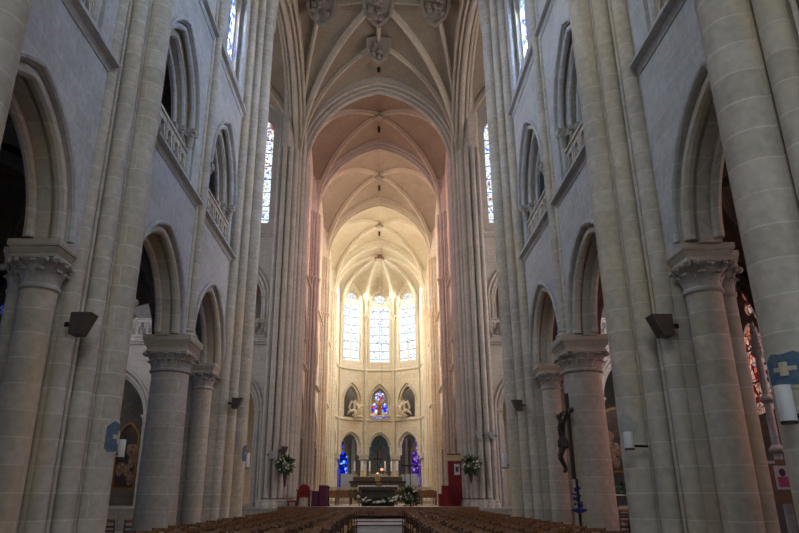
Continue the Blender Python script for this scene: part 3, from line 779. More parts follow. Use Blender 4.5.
def capital(mb_cap, mb_ab, x, y, r, z0, z1, z2, half, nleaf=8, squash=1.0):
    """foliate capital: bell, two tiers of curled leaves, moulded square abacus"""
    mb_cap.lathe(x, y, [(r * 1.0, z0 - 0.03), (r * 1.14, z0 + 0.0), (r * 1.14, z0 + 0.04), (r * 1.0, z0 + 0.07), (r * 1.02, z0 + (z1 - z0) * 0.45), (r * 1.12, z0 + (z1 - z0) * 0.75), (half * 0.97, z1 - 0.02), (half * 0.97, z1)], 20)
    H = z1 - z0
    def leaf(a, rr, reach, zz, h, w_):
        ca, sa = math.cos(a), math.sin(a); na, nb_ = 9, 5; vs_ = []
        for side in (0, 1):
            for i in range(na):
                f = i / (na - 1)
                if f < .75: rad = rr + reach * (f / .75) ** 2.4; z = zz + h * (f / .75) ** .85
                else:
                    q = (f - .75) / .25; rad = rr + reach * (1 + .22 * math.sin(q * PI * .9)); z = zz + h * (1 - .20 * q)
                ww = w_ * (.55 + .75 * math.sin(PI * min(1, f * 1.05) ** .8)) * (1 if i % 2 else .78)
                for k in range(nb_):
                    g = (k / (nb_ - 1) - .5) * 2
                    rad2 = rad - .10 * w_ * g * g * 2 + (.035 * r if k == 2 else 0) - side * .09 * r - .004
                    vs_.append((x + ca * rad2 - sa * ww * g, y + sa * rad2 + ca * ww * g, z))
        fs_ = []; o = na * nb_
        for i in range(na - 1):
            for k in range(nb_ - 1):
                q = (i * nb_ + k, i * nb_ + k + 1, (i + 1) * nb_ + k + 1, (i + 1) * nb_ + k)
                fs_.append(q); fs_.append(tuple(t + o for t in q)[::-1])
        for i in range(na - 1):
            for k in (0, nb_ - 1): fs_.append((i * nb_ + k, (i + 1) * nb_ + k, o + (i + 1) * nb_ + k, o + i * nb_ + k))
        for k in range(nb_ - 1):
            e = (na - 1) * nb_; fs_.append((e + k, e + k + 1, o + e + k + 1, o + e + k))
        mb_cap.add(vs_, fs_)
    for k in range(nleaf):
        a = 2 * PI * (k + .5) / nleaf
        leaf(a, r * 1.03, .42 * (half - r) + .04, z0 + .05, H * .52, r * 2.4 / nleaf)
        a = 2 * PI * k / nleaf
        cs = max(abs(math.cos(a)), abs(math.sin(a)))
        leaf(a, r * 1.05, (half * .98 / cs - r) * .78, z0 + H * .36, H * .56, r * 2.4 / nleaf)
    for k in range(4):
        a = PI / 4 + k * PI / 2; ca, sa = math.cos(a), math.sin(a); d_ = half * 1.22
        leaf(a, r * 1.1, d_ - r * 1.25, z0 + H * .45, H * .48, r * .22)
        mb_cap.blob((x + ca * d_, y + sa * d_, z1 - H * .13), H * .13, 9, 7, (1, 1, 1))
        for e in (-1, 1):
            mb_cap.blob((x + ca * d_ * .86 - sa * e * half * .26, y + sa * d_ * .86 + ca * e * half * .26, z1 - H * .12), H * .09, 8, 6, (1, 1, 1))
    A = z2 - z1
    for f0, f1, h0, h1 in ((0.0, 0.16, 0.86, 0.86), (0.16, 0.24, 0.82, 0.82), (0.24, 0.52, 0.84, 0.95), (0.52, 0.60, 0.91, 0.91), (0.60, 0.72, 0.97, 1.0), (0.72, 1.0, 1.0, 1.0)):
        a, b = half * h0, half * h1
        sq = lambda q: [(x - q, y - q), (x + q, y - q), (x + q, y + q), (x - q, y + q)]
        mb_ab.prism(sq(a), z1 + A * f0, z1 + A * f1, sq(b))

def pier_base(m, x, y, r, z=0.0):
    m.lathe(x, y, [(r * 1.45, z), (r * 1.45, z + 0.12), (r * 1.35, z + 0.18), (r * 1.15, z + 0.22), (r * 1.28, z + 0.28), (r * 1.05, z + 0.34), (r, z + 0.36)], 18)

# apse columns
for i in (1, 2, 3, 4):
    x, y = AV[i]
    lab = {1: 'pale apse column before the blue chapel glass', 2: 'pale apse column left of the central arch', 3: 'pale apse column right of the central arch', 4: 'pale apse column before the violet chapel glass'}[i]
    p = root('apse_column', (x, y, 0.9), lab, 'column', 'columns of the apse arcade', 'thing')
    c = Vector((x, y, 0)); inn = (Vector((0, 59.5, 0)) - c).normalized()
    q = c - inn * 0.3
    m = MB(); m.lathe(q.x, q.y, [(0.30, 1.25), (0.285, 4.4)], 18); m.build('shaft', 'choir', p)
    m = MB(); pier_base(m, q.x, q.y, 0.3, 0.9); m.build('base', 'choir', p)
    m, n_ = MB(), MB(); capital(m, n_, q.x, q.y, 0.28, 4.35, 4.75, 5.12, 0.50); m.build('capital', 'choir_rib', p); n_.build('abacus', 'choir_rib', p, smooth=False)

# ambulatory behind the apse: floor screen walls, outer wall with coloured windows
AO = []
HALF = [(1.7, 69.7), (2.75, 69.3), (5.2, 67.3), (8.2, 63.0), (8.9, 57.5), (8.9, 52)]
AO = HALF[::-1] + [(-x, y) for x, y in HALF]
for k in range(len(AO) - 1):
    a, b = Vector((*AO[k], 0)), Vector((*AO[k + 1], 0)); L0 = (b - a).length; d = (b - a).normalized()
    nrm = Vector((d.y, -d.x, 0))
    if nrm.dot(Vector((0, 58, 0)) - a) > 0: nrm = -nrm
    def fo(u, z, t, a=a, d=d, nrm=nrm, L0=L0):
        p = a + d * (u + L0 / 2) + nrm * t; return (p.x, p.y, z)
    hw = L0 / 2
    cx = (a.x + b.x) / 2
    has = abs(cx) > 3.2
    hs = [parch(0, hw - 0.42, 5.6, 7.1, z0=1.5)] if has else []
    trib = [parch(0, 0.95, 10.6, 12.2, z0=8.9)] if abs(cx) < 1 else []
    m = MB(); m.plate([(-hw, 0.9), (hw, 0.9), (hw, 13.5), (-hw, 13.5)], hs + trib, fo, 0, 0.4)
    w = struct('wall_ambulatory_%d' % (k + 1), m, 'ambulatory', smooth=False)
    for e in (-1, 1):
        MB().cyl(*fo(e * (hw - 0.1), 0, -0.1)[:2], 0.12, 0.9, 7.0, n=10).build('wall_shaft', 'choir', w)
    if has:
        win_any(lambda u, z, t, fo=fo: fo(u, z, t + 0.2), 0, hw - 0.44, (1.52, 5.6, 7.05), ('g_blue' if cx < 0 else 'g_purple') if abs(cx) < 5 else 'g_choir', mat='choir')
        p = fo(0, 4.3, 1.2); tg = fo(0, 3.5, -5)
        area('daylight_chapel', p, tg, 2.4, 5.2, 120 * G, (0.8, 0.88, 1.0) if cx < 0 else (0.9, 0.8, 1.0))
    for _ in trib:
        win_any(lambda u, z, t, fo=fo: fo(u, z, t + 0.2), 0, 0.93, (8.92, 10.6, 12.15), 'g_figure', mat='choir')
        if abs(cx) < 1:
            area('daylight_tribune', fo(0, 10.5, 1.2), fo(0, 9.5, -5), 1.6, 3.4, 160 * G, WHITE)
# ambulatory vault / tribune floor ring
inner = [(-4.7, 57.4), (-4.4, 61.9), (-1.6, 64.7), (1.6, 64.7), (4.4, 61.9), (4.7, 57.4)]
outer_ = [(-8.9, 57.4), (-7.9, 64.0), (-3.2, 68.6), (3.2, 68.6), (7.9, 64.0), (8.9, 57.4)]
for nm, z0, z1 in (('ceiling_ambulatory', 7.7, 8.2), ('ceiling_apse_tribune', 13.2, 13.5)):
    m = MB()
    for i in range(5):
        m.prism([inner[i], inner[i + 1], outer_[i + 1], outer_[i]], z0, z1)
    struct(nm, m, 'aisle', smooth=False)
for s, sn in ((-1, 'left'), (1, 'right')):
    for nm, z0, z1 in (('ceiling_choir_aisle_', 7.7, 8.2), ('ceiling_choir_tribune_', 13.2, 13.5)):
        struct(nm + sn, MB().box(min(s * 5.2, s * 9), max(s * 5.2, s * 9), 33.8, 57.4, z0, z1), 'choir', smooth=False)
    fn = sidefn(s, 9.0)
    m = MB(); m.plate([(33.8, 0.9), (52.2, 0.9), (52.2, 13.5), (33.8, 13.5)], [parch(c, 1.2, 5.6, 7.0, z0=3.0) for c in (37, 43.5, 49)] + [parch(c, 1.0, 11.0, 12.2, z0=9.5) for c in (37, 43.5, 49)], fn, 0, 0.5)
    struct('wall_choir_aisle_' + sn, m, 'choir', smooth=False)
    for c in (37, 43.5, 49):
        win_any(sidefn(s, 9.25), c, 1.18, (3.02, 5.6, 6.95), 'g_choir', mat='choir'); win_any(sidefn(s, 9.25), c, 0.98, (9.52, 11.0, 12.15), 'g_choir', mat='choir')
    # light outside the choir clerestory
    for c, pw, cl in ((36.1, 800, PINK), (43.4, 1150, (1.0, 0.76, 0.70)), (52.0, 2300, (1.0, 0.93, 0.78))):
        area('daylight_choir', (s * 6.4, c, 18), (s * -3, c + 2, 11), 3.0, 6.0, pw * G, cl)
        area('daylight_choir_tribune', (s * 10.4, c, 10.8), (0, c, 10), 1.9, 2.6, 40 * G, cl)
    for c in (7.7, 12.2, 16.2):
        area('daylight_aisle', (s * 10.8, c, 5.3), (s * 4, c, 2.5), 2.0, 3.2, (110 if s > 0 else 7) * G, (1.0, 0.72, 0.68) if s > 0 else COOL)
        area('daylight_tribune_side', (s * 10.8, c, 10.8), (0, c, 9.5), 1.4, 2.0, (190 if s > 0 else 3) * G, (0.8, 1.0, 0.75) if s > 0 else COOL)

# ================================================================== PIERS AND COLUMNS
def shafts(p, lst, z0, z1, mat, n=16, base=True, cap=None):
    for x, y, r in lst:
        m = MB(); m.cyl(x, y, r, z0 + (0.36 if base else 0), z1, n=n); m.build('shaft', mat, p)
        if base:
            m = MB(); pier_base(m, x, y, r, z0); m.build('base', mat, p)
        if cap:
            m = MB(); m.lathe(x, y, [(r, cap - 0.5), (r * 1.25, cap - 0.46), (r, cap - 0.4), (r * 1.15, cap - 0.2), (r * 1.7, cap - 0.05), (r * 1.75, cap + 0.05)], 12)
            for q in range(6):
                a = q * PI / 3; m.ball((x + r * 1.5 * math.cos(a), y + r * 1.5 * math.sin(a), cap - 0.12), r * 0.35, 6, 4)
            m.build('capital', 'carved', p)

def nave_pier(s, yc, R, label, dn=-1.22, df=1.25, ztop=20.4, out=0.0):
    X = lambda x: s * (x + (out if x < 4.7 else 0))
    p = root('compound_pier', (X(4.6), yc, 0), label, 'pier', 'big compound piers of the nave', 'thing')
    poly = [(X(4.28), yc - .2), (X(4.28), yc + .2), (X(4.42), yc + .25), (X(4.42), yc + .62), (X(4.60), yc + .66), (X(4.60), yc + 1.0), (X(4.85), yc + 1.0), (X(4.85), yc + df - 0.05), (X(5.26), yc + df - 0.05),
            (X(5.26), yc + dn + 0.05), (X(4.85), yc + dn + 0.05), (X(4.85), yc - 1.0), (X(4.60), yc - 1.0), (X(4.60), yc - .66), (X(4.42), yc - .62), (X(4.42), yc - .25)]
    MB().prism(poly, 0, 4.93).build('masonry_core', 'pier', p, smooth=False)
    poly2 = [(X(4.28), yc - .2), (X(4.28), yc + .2), (X(4.42), yc + .25), (X(4.42), yc + .62), (X(4.595), yc + .66), (X(4.595), yc + 1.05), (X(4.62), yc + 1.05), (X(4.62), yc - 1.05), (X(4.595), yc - 1.05), (X(4.595), yc - .66), (X(4.42), yc - .62), (X(4.42), yc - .25)]
    MB().prism(poly2, 4.93, ztop + 1.5).build('masonry_core', 'pier', p, smooth=False)
    lst = [(X(4.15), yc, R), (X(4.33), yc - .48, .155), (X(4.33), yc + .48, .155), (X(4.52), yc - .88, .14), (X(4.52), yc + .88, .14)]
    shafts(p, lst, 0, ztop - 0.05, 'pier', 20, cap=ztop)
    # thin fillets between shafts
    for dx, dy in ((4.235, .285), (4.42, .71)):
        for e in (-1, 1):
            MB().cyl(X(dx), yc + e * dy, 0.035, 0.3, ztop, n=8).build('fillet', 'pier', p)
    for e, dd in ((-1, dn), (1, df)):
        if yc < 8 and e > 0: continue
        y = yc + dd
        for (xx, rr, oy) in ((4.97, .255, 0), (5.38, .14, .15 if e < 0 else -.15)):
            m = MB(); m.cyl(X(xx), y + oy, rr, 0.36, 4.32, n=18); m.build('shaft', 'pier', p)
            m = MB(); pier_base(m, X(xx), y + oy, rr, 0); m.build('base', 'pier', p)
            a, b = MB(), MB(); capital(a, b, X(xx), y + oy, rr * 1.0, 4.27, 4.70, 4.96, 0.39 if xx < 5.3 else 0.21, 8)
            a.build('capital', 'carved', p); b.build('abacus', 'pier', p, smooth=False)
    return p

SIDE = {-1: 'left', 1: 'right'}
for s in (-1, 1):
    t = 'left side' if s < 0 else 'right side'
    nave_pier(s, 6.2 if s > 0 else 6.05, 0.30, 'huge round-shafted stone pier cut off by the %s edge of the photo' % ('left' if s < 0 else 'right'), out=0 if s > 0 else .14)
    nave_pier(s, 10.6 if s > 0 else 10.45, 0.25, 'tall clustered stone pier with %s' % ('blue painted shield and brown speaker, left of the nave' if s < 0 else 'faded painted cross and brown speaker, right of the nave'), out=0 if s > 0 else .12)
    nave_pier(s, 20.1, 0.24, 'clustered stone pier at the crossing, farther nave pier on the %s' % ('left' if s < 0 else 'right'), dn=-1.42)
    # minor round column, abacus and wall shafts
    p = root('stone_column', (s * 4.88, 15.38, 0), ['', 'round stone column with leafy capital standing alone beside the crucifix', 'round stone column with leafy capital in the left arcade'][s], 'column', 'round columns of the nave arcade', 'thing')
    m = MB(); m.lathe(s * 4.88, 15.38, [(0.46, 0.4), (0.445, 2.0), (0.425, 4.2)], 26); m.build('shaft', 'pier', p)
    m = MB(); pier_base(m, s * 4.88, 15.38, 0.46, 0); m.build('base', 'pier', p)
    a, b = MB(), MB(); capital(a, b, s * 4.88, 15.38, 0.425, 4.14, 4.57, 4.96, 0.56, 12)
    a.build('capital', 'carved', p); b.build('abacus', 'pier', p, smooth=False)
    w = wall_left if s < 0 else wall_right
    for dx, dy, r in ((4.52, 0, .12), (4.60, -.17, .065), (4.60, .17, .065)):
        m = MB(); m.lathe(s * dx, 15.3, [(r * 1.7, 4.96), (r * 1.7, 5.02), (r * 1.2, 5.08), (r * 1.4, 5.14), (r, 5.2), (r, 20.4)], 14) if dy == 0 else m.lathe(s * dx, 15.3 + dy, [(r * 1.6, 4.96), (r * 1.6, 5.02), (r, 5.12), (r, 20.4)], 12)
        m.build('wall_shaft', 'pier', w)
    # crossing east pier
    q = root('crossing_pier', (s * 4.4, 32.4, 0.9), ['', 'massive many-shafted crossing pier with flowers beside the red screen', 'massive many-shafted grey crossing pier behind the red armchair'][s], 'pier', 'eastern crossing piers', 'thing')
    pts = [(3.98, 33.02, .14), (4.01, 32.64, .16), (4.07, 32.27, .15), (4.19, 31.92, .18), (4.34, 31.60, .14), (4.50, 31.30, .18), (4.73, 31.04, .15), (5.03, 30.96, .14), (5.30, 31.06, .14)]
    MB().prism([(s * x, y) for x, y in ((4.16, 33.3), (4.16, 32.36), (4.57, 31.70), (4.93, 31.18), (5.3, 31.28), (5.6, 33.0), (5.3, 33.6))], 0.9, 23.9).build('masonry_core', 'crossing', q, smooth=False)
    for x, y, r in pts:
        MB().cyl(s * x, y, r * .9, 1.3, 19.2, n=14).build('shaft', 'crossing', q)
        m = MB(); pier_base(m, s * x, y, r, 0.9); m.build('base', 'crossing', q)
    for k in range(len(pts) - 1):
        MB().cyl(s * (pts[k][0] + pts[k + 1][0]) / 2 + s * 0.07, (pts[k][1] + pts[k + 1][1]) / 2 + .04, 0.035, 0.95, 19.2, n=8).build('fillet', 'crossing', q)
    MB().prism([(s * x, y) for x, y in ((3.97, 33.3), (3.92, 32.3), (4.32, 31.45), (4.7, 30.8), (5.3, 30.9), (5.6, 33.0), (5.3, 33.6))], 0.9, 1.25).build('plinth', 'crossing', q, smooth=False)
    # choir piers
    for yc, mt, lb in ((39.2, 'crossing', 'first choir pier beyond the crossing, in rosy light'), (47.7, 'choir', 'second choir pier, pale gold stone'), (56.5, 'choir', 'last choir pier before the apse')):
        q = root('choir_pier', (s * 4.3, yc, 0.9), lb + (', left' if s < 0 else ', right'), 'pier', 'choir piers', 'thing')
        MB().prism([(s * 4.05, yc - .3), (s * 4.05, yc + .3), (s * 4.3, yc + .75), (s * 5.3, yc + .9), (s * 5.3, yc - .9), (s * 4.3, yc - .75)], 0.9, 4.93).build('masonry_core', mt, q, smooth=False)
        MB().prism([(s * 4.05, yc - .3), (s * 4.05, yc + .3), (s * 4.34, yc + .75), (s * 4.34, yc - .75)], 4.93, 23.4).build('masonry_core', mt, q, smooth=False)
        for dx, dy, r in ((3.95, 0, .17), (4.05, -.33, .12), (4.05, .33, .12), (4.22, -.6, .11), (4.22, .6, .11), (4.33, -.82, .08), (4.33, .82, .08)):
            MB().cyl(s * dx, yc + dy, r, 1.26, ZS + 0.1, n=12).build('shaft', mt, q)
            m = MB(); pier_base(m, s * dx, yc + dy, r, 0.9); m.build('base', mt, q)
            for zc in (14.3,):
                m = MB(); m.lathe(s * dx, yc + dy, [(r, zc - .3), (r * 1.2, zc - .25), (r, zc - .2), (r * 1.5, zc), (r * 1.6, zc + .08), (r, zc + .14)], 10); m.build('shaft_ring', 'carved' if mt == 'crossing' else mt, q)
        for e in (-1, 1):
            x, y = s * 4.75, yc + e * .95
            MB().cyl(x, y, .25, 1.25, 4.25, n=14).build('shaft', mt, q)
            a, b = MB(), MB(); capital(a, b, x, y, .25, 4.13, 4.57, 4.96, .42); a.build('capital', mt, q); b.build('abacus', mt, q, smooth=False)

# ================================================================== BALUSTRADES
def balustrade(fn, c, w, z0, h, label, group, mat='pier', panels=None):
    """openwork stone parapet with flowing tracery; fn(u,z,t)"""
    n = panels or max(2, round(w / 0.55)); pw = w / n
    pos = fn(c, z0, 0)
    p = root('balustrade', pos, label, 'balustrade', group, 'thing')
    for i in range(n):
        u0 = c - w / 2 + i * pw; uc = u0 + pw / 2; holes = []
        a, b = pw * 0.40, (h - 0.3)
        def drop(x, z, r, sgn):  # soufflet: pointed drop
            o = []
            for k in range(12):
                t = 2 * PI * k / 12
                o.append((x + r * math.cos(t) * (1 if sgn * math.sin(t) < 0 else 0.72), z + r * 1.25 * math.sin(t) * (1.75 if sgn * math.sin(t) > 0 else 0.9)))
            return o
        r = pw * 0.215
        holes.append(drop(uc - pw * 0.22, z0 + 0.16 + b * 0.24, r, 1)); holes.append(drop(uc + pw * 0.22, z0 + 0.16 + b * 0.24, r, 1))
        holes.append(drop(uc, z0 + 0.12 + b * 0.78, r * 1.05, -1))
        for e in (-1, 1):
            holes.append([(uc + e * pw * (0.42), z0 + 0.12 + b * f) for f in (0.98,)] + [(uc + e * pw * 0.42, z0 + .12 + b * .62), (uc + e * pw * 0.26, z0 + .12 + b * .92)])
        m = MB(); m.plate([(u0 + 0.02, z0 + 0.08), (u0 + pw - 0.02, z0 + 0.08), (u0 + pw - 0.02, z0 + h - 0.06), (u0 + 0.02, z0 + h - 0.06)], holes, fn, -0.03, 0.03)
        m.build('tracery_panel', mat, p, smooth=False)
    for i in range(n + 1):
        u0 = c - w / 2 + i * pw
        m = MB(); m.plate([(u0 - 0.022, z0), (u0 + 0.022, z0), (u0 + 0.022, z0 + h - 0.02), (u0 - 0.022, z0 + h - 0.02)], [], fn, -0.05, 0.04); m.build('post', mat, p, smooth=False)
    m = MB(); m.plate([(c - w / 2, z0 + h - 0.07), (c + w / 2, z0 + h - 0.07), (c + w / 2, z0 + h), (c - w / 2, z0 + h)], [], fn, -0.07, 0.07); m.build('rail', mat, p, smooth=False)
    m = MB(); m.plate([(c - w / 2, z0), (c + w / 2, z0), (c + w / 2, z0 + 0.09), (c - w / 2, z0 + 0.09)], [], fn, -0.1, 0.1); m.build('sill', mat, p, smooth=False)
    return p
BL = {(-1, 7.6): 'flamboyant stone balustrade of the first left tribune arch above the left edge', (-1, 13.05): 'flamboyant stone balustrade in the left tribune arch above the round column',
      (-1, 17.55): 'small stone balustrade in the farther left tribune arch', (1, 7.6): 'flamboyant stone balustrade in the nearest right tribune arch',
      (1, 13.05): 'flamboyant stone balustrade in the greenish right tribune arch', (1, 17.55): 'small stone balustrade in the farther right tribune arch'}
for s in (-1, 1):
    for c, th in ((7.6, 1.4), (13.05, 1.45), (17.55, 1.5)):
        fn0 = sidefn(s, XW + 0.16)
        balustrade(fn0, c, 2 * (th - 0.18), 8.56, 0.95, BL[(s, c)], 'tribune balustrades')
    for c, lb in ((7.4, 'stone gallery balustrade on the transept wall beside the %s crossing pier'), (12.3, 'stone gallery balustrade high on the %s transept wall')):
        balustrade(lambda u, z, t, s=s: (s * u, 32.95 + t, z), c, 3.0 if c < 10 else 3.9, 9.15, 1.0, lb % SIDE[s], 'transept gallery balustrades', 'transept')

# ================================================================== THINGS FIXED TO THE PIERS
def wedge_speaker(x, y, z, sx, label, h=0.34, w=0.2, mat='brown_box', sy=-1):
    h *= .88; w *= .85
    p = root('wall_speaker', (x, y, z), label, 'speaker', 'small loudspeakers on the piers', 'thing')
    # cabinet leaning forward: top deeper than bottom; sx points to the nave
    d1, d0 = 0.30, 0.16
    v = [(x, y - w / 2, z), (x + sx * d0, y - w / 2, z), (x + sx * d1, y - w / 2, z + h), (x, y - w / 2, z + h), (x, y + w / 2, z), (x + sx * d0, y + w / 2, z), (x + sx * d1, y + w / 2, z + h), (x, y + w / 2, z + h)]
    m = MB(); m.add(v, [(0, 1, 2, 3), (7, 6, 5, 4), (0, 4, 5, 1), (1, 5, 6, 2), (2, 6, 7, 3), (3, 7, 4, 0)]); m.build('cabinet', mat, p, smooth=False)
    m = MB(); m.box(min(x, x - sx * 0.12), max(x, x - sx * 0.12), y - 0.03, y + 0.03, z + h * .4, z + h * .6); m.build('bracket', 'dark', p, smooth=False)
    return p
wedge_speaker(-4.42, 9.30, 3.62, 1, 'brown wedge loudspeaker on the near left clustered pier', 0.36, 0.3)
wedge_speaker(4.40, 9.40, 3.62, -1, 'brown wedge loudspeaker on the near right clustered pier', 0.36, 0.3)
wedge_speaker(-4.22, 19.2, 3.80, 1, 'brown wedge loudspeaker on the farther left nave pier', 0.34, 0.26)
wedge_speaker(4.22, 19.2, 3.74, -1, 'brown wedge loudspeaker on the farther right nave pier', 0.34, 0.26)
wedge_speaker(-4.95, 30.8, 3.0, 1, 'pale grey loudspeaker, outer of the pair on the left crossing pier', 0.4, 0.3, 'grey_cloth')
wedge_speaker(-4.46, 31.05, 3.2, 1, 'brown loudspeaker, inner of the pair on the left crossing pier', 0.4, 0.3)
wedge_speaker(4.75, 30.8, 3.85, -1, 'pale loudspeaker, inner of the pair on the right crossing pier', 0.4, 0.3, 'grey_cloth')
wedge_speaker(5.35, 30.9, 3.85, -1, 'pale loudspeaker, outer of the pair on the right crossing pier', 0.4, 0.3, 'grey_cloth')

def cyl_lamp(x, y, z, h, r, label, sx):
    p = root('wall_lamp', (x, y, z), label, 'lamp', 'white tube lamps on the piers', 'thing')
    m = MB(); m.lathe(x, y, [(r * .96, z), (r, z + .01), (r, z + h - .01), (r * .96, z + h)], 20); m.build('lamp_shade', 'white', p)
    m = MB(); m.tube([(x, y, z + h * .2), (-sx * 4.15, y + (-.3 if y > 10.2 and y < 11.2 or y > 20 else .15), z + h * .2)], .02, 6); m.build('bracket', 'dark', p, smooth=False)
    m = MB(); m.cyl(x, y, r * 1.03, z - 0.012, z + .012, n=20); m.build('bottom_ring', 'dark', p)
cyl_lamp(3.76, 5.95, 2.02, .33, .07, 'white tube lamp on the huge pier at the right edge', -1)
cyl_lamp(3.82, 10.05, 2.06, .25, .07, 'white tube lamp on the near right clustered pier', -1)
cyl_lamp(-4.14, 10.95, 1.98, .29, .085, 'white tube lamp beside the blue shield on the left clustered pier', 1)
cyl_lamp(-3.98, 20.6, 2.2, .42, .10, 'white tube lamp on the farther left nave pier', 1)
cyl_lamp(3.88, 20.6, 2.2, .42, .10, 'white tube lamp on the farther right nave pier', -1)

def curved_patch(x, y, R, a0, a1, z0, z1, outl, name, mat, parent, lift_=0.006):
    """painted patch lying on a round shaft; outl in 0..1 squares"""
    K = 9; rows = []
    m = MB()
    def f(u, v, t):
        a = a0 + (a1 - a0) * u; r = R + lift_ + t
        return (x + r * math.cos(a), y + r * math.sin(a), z0 + (z1 - z0) * v)
    # densify the outline horizontally by slicing
    xs = sorted(set([i / K for i in range(K + 1)]))
    vs_, fs_ = [], []
    for u in xs:
        ys_ = []
        for i in range(len(outl)):
            (ax, ay), (bx, by) = outl[i], outl[(i + 1) % len(outl)]
            if (ax - u) * (bx - u) <= 0 and ax != bx: ys_.append(ay + (by - ay) * (u - ax) / (bx - ax))
        lo, hi = (min(ys_), max(ys_)) if ys_ else (0.5, 0.5)
        vs_ += [f(u, lo, 0), f(u, hi, 0), f(u, lo, 0.005), f(u, hi, 0.005)]
    for i in range(len(xs) - 1):
        a, b = i * 4, i * 4 + 4
        fs_ += [(a + 2, b + 2, b + 3, a + 3), (a, a + 1, b + 1, b), (a, b, b + 2, a + 2), (a + 1, a + 3, b + 3, b + 1)]
    fs_ += [(0, 2, 3, 1), (len(vs_) - 4, len(vs_) - 3, len(vs_) - 1, len(vs_) - 2)]
    m.add(vs_, fs_)
    return m.build(name, mat, parent)
SH = [(0, .12), (.12, 0), (.5, .06), (.88, 0), (1, .12), (1, .45), (.92, .6), (1, .8), (.8, 1), (.5, .93), (.2, 1), (0, .8), (.08, .6), (0, .45)]
CR = [(0, .42), (.36, .42), (.5, .38), (.64, .42), (1, .42), (1, .58), (.64, .58), (.5, .62), (.36, .58), (0, .58)]
def painted(s, yc, R, z0, z1, a_mid, da, label, faded=False):
    x = s * 4.15 if s > 0 else (-4.27 if yc < 15 else -4.15)
    ang = (lambda a: a) if s < 0 else (lambda a: PI - a)
    p = root('painted_shield', (x, yc, z0), label, 'painting', 'painted shields on the piers', 'thing')
    a0, a1 = ang(a_mid - da), ang(a_mid + da)
    if not faded:
        curved_patch(x, yc, R, ang(a_mid - da * 1.2), ang(a_mid + da * 1.2), z0 - .04, z1 + .04, SH, 'border', 'cream', p, 0.004)
        curved_patch(x, yc, R, a0, a1, z0, z1, SH, 'field', 'blue', p, 0.011)
        curved_patch(x, yc, R, ang(a_mid - da * .55), ang(a_mid + da * .55), z0 + (z1 - z0) * .1, z1 - (z1 - z0) * .1, CR, 'emblem', 'cream', p, 0.018)
        curved_patch(x, yc, R, ang(a_mid - da * .2), ang(a_mid + da * .2), z0 + (z1 - z0) * .3, z1 - (z1 - z0) * .3, [(0, 0), (1, 0), (1, 1), (0, 1)], 'emblem', 'cream', p, 0.024)
    else:
        curved_patch(x, yc, R, a0, a1, z0, z1, [(0, .4), (.3, .0), (.7, .05), (1, .5), (.8, 1), (.3, .9)], 'field', 'faded', p, 0.004)
painted(-1, 10.45, .25, 2.03, 2.50, 0.10, 1.0, 'blue shield in a cream border painted on the left clustered pier')
painted(-1, 20.1, .24, 2.35, 2.85, 0.2, 1.0, 'blue painted patch on the farther left nave pier')
painted(1, 6.2, .30, 2.36, 2.68, -0.5, 0.62, 'blue painted shield above the lamp on the huge right pier')
painted(1, 10.6, .25, 2.28, 2.62, -0.7, 0.7, 'faded painted cross on the right clustered pier', True)

# ================================================================== CRUCIFIX on the right column
def skin_figure(name, joints, edges, mat, parent, sub=1):
    """one continuous skinned body: joints {key:(pos, radius)}"""
    keys = list(joints); idx = {k: i for i, k in enumerate(keys)}
    off = world_loc(parent) if parent is not None else Vector((0, 0, 0))
    me = bpy.data.meshes.new(name)
    me.from_pydata([tuple(Vector(joints[k][0]) - off) for k in keys], [(idx[a], idx[b]) for a, b in edges], [])
    o = bpy.data.objects.new(name, me); col.objects.link(o)
    if parent is not None: o.parent = parent
    md = o.modifiers.new('skin', 'SKIN'); md.use_smooth_shade = True
    sk = me.skin_vertices[0].data
    for k in keys:
        r = joints[k][1]; sk[idx[k]].radius = (r, r)
    sk[0].use_root = True
    sb = o.modifiers.new('smooth', 'SUBSURF'); sb.levels = sub; sb.render_levels = sub
    me.materials.append(M[mat] if isinstance(mat, str) else mat)
    return o
cx, cy = 4.30, 15.05      # cross hangs on the nave face of the column, near side
cr = root('crucifix', (cx, cy, 1.75), 'tall dark crucifix with a bronze Christ figure on the right column', 'crucifix', None, 'thing')
MB().box(cx + .02, cx + .10, cy - .05, cy + .05, 1.75, 3.62).build('upright', 'bronze', cr, smooth=False)
MB().box(cx + .02, cx + .09, cy - .34, cy + .34, 3.16, 3.25).build('crossbeam', 'bronze', cr, smooth=False)
for e in (-1, 1):
    MB().ball((cx + .055, cy + e * .35, 3.205), .06, 8, 6).build('beam_finial', 'bronze', cr)
B = lambda dx, dy, z: (cx - dx, cy + dy, z)
J = {'pelvis': (B(.10, 0, 2.55), .085), 'waist': (B(.12, 0, 2.67), .075), 'chest': (B(.13, 0, 2.86), .105), 'neck': (B(.12, 0, 3.00), .04), 'head': (B(.16, .03, 3.08), .06), 'crown': (B(.16, .04, 3.16), .05),
     'shl': (B(.10, -.14, 2.95), .05), 'ell': (B(.06, -.20, 3.08), .034), 'wrl': (B(.03, -.28, 3.17), .026), 'hl': (B(.03, -.32, 3.22), .022),
     'shr': (B(.10, .14, 2.95), .05), 'elr': (B(.06, .20, 3.08), .034), 'wrr': (B(.03, .28, 3.17), .026), 'hr': (B(.03, .32, 3.22), .022),
     'hipl': (B(.11, -.06, 2.47), .072), 'kl': (B(.20, -.05, 2.22), .05), 'al': (B(.08, -.02, 1.97), .03), 'fl': (B(.12, -.02, 1.88), .026),
     'hipr': (B(.11, .06, 2.47), .072), 'kr': (B(.20, .05, 2.22), .05), 'ar': (B(.10, .02, 1.97), .03), 'fr': (B(.15, .02, 1.88), .026)}
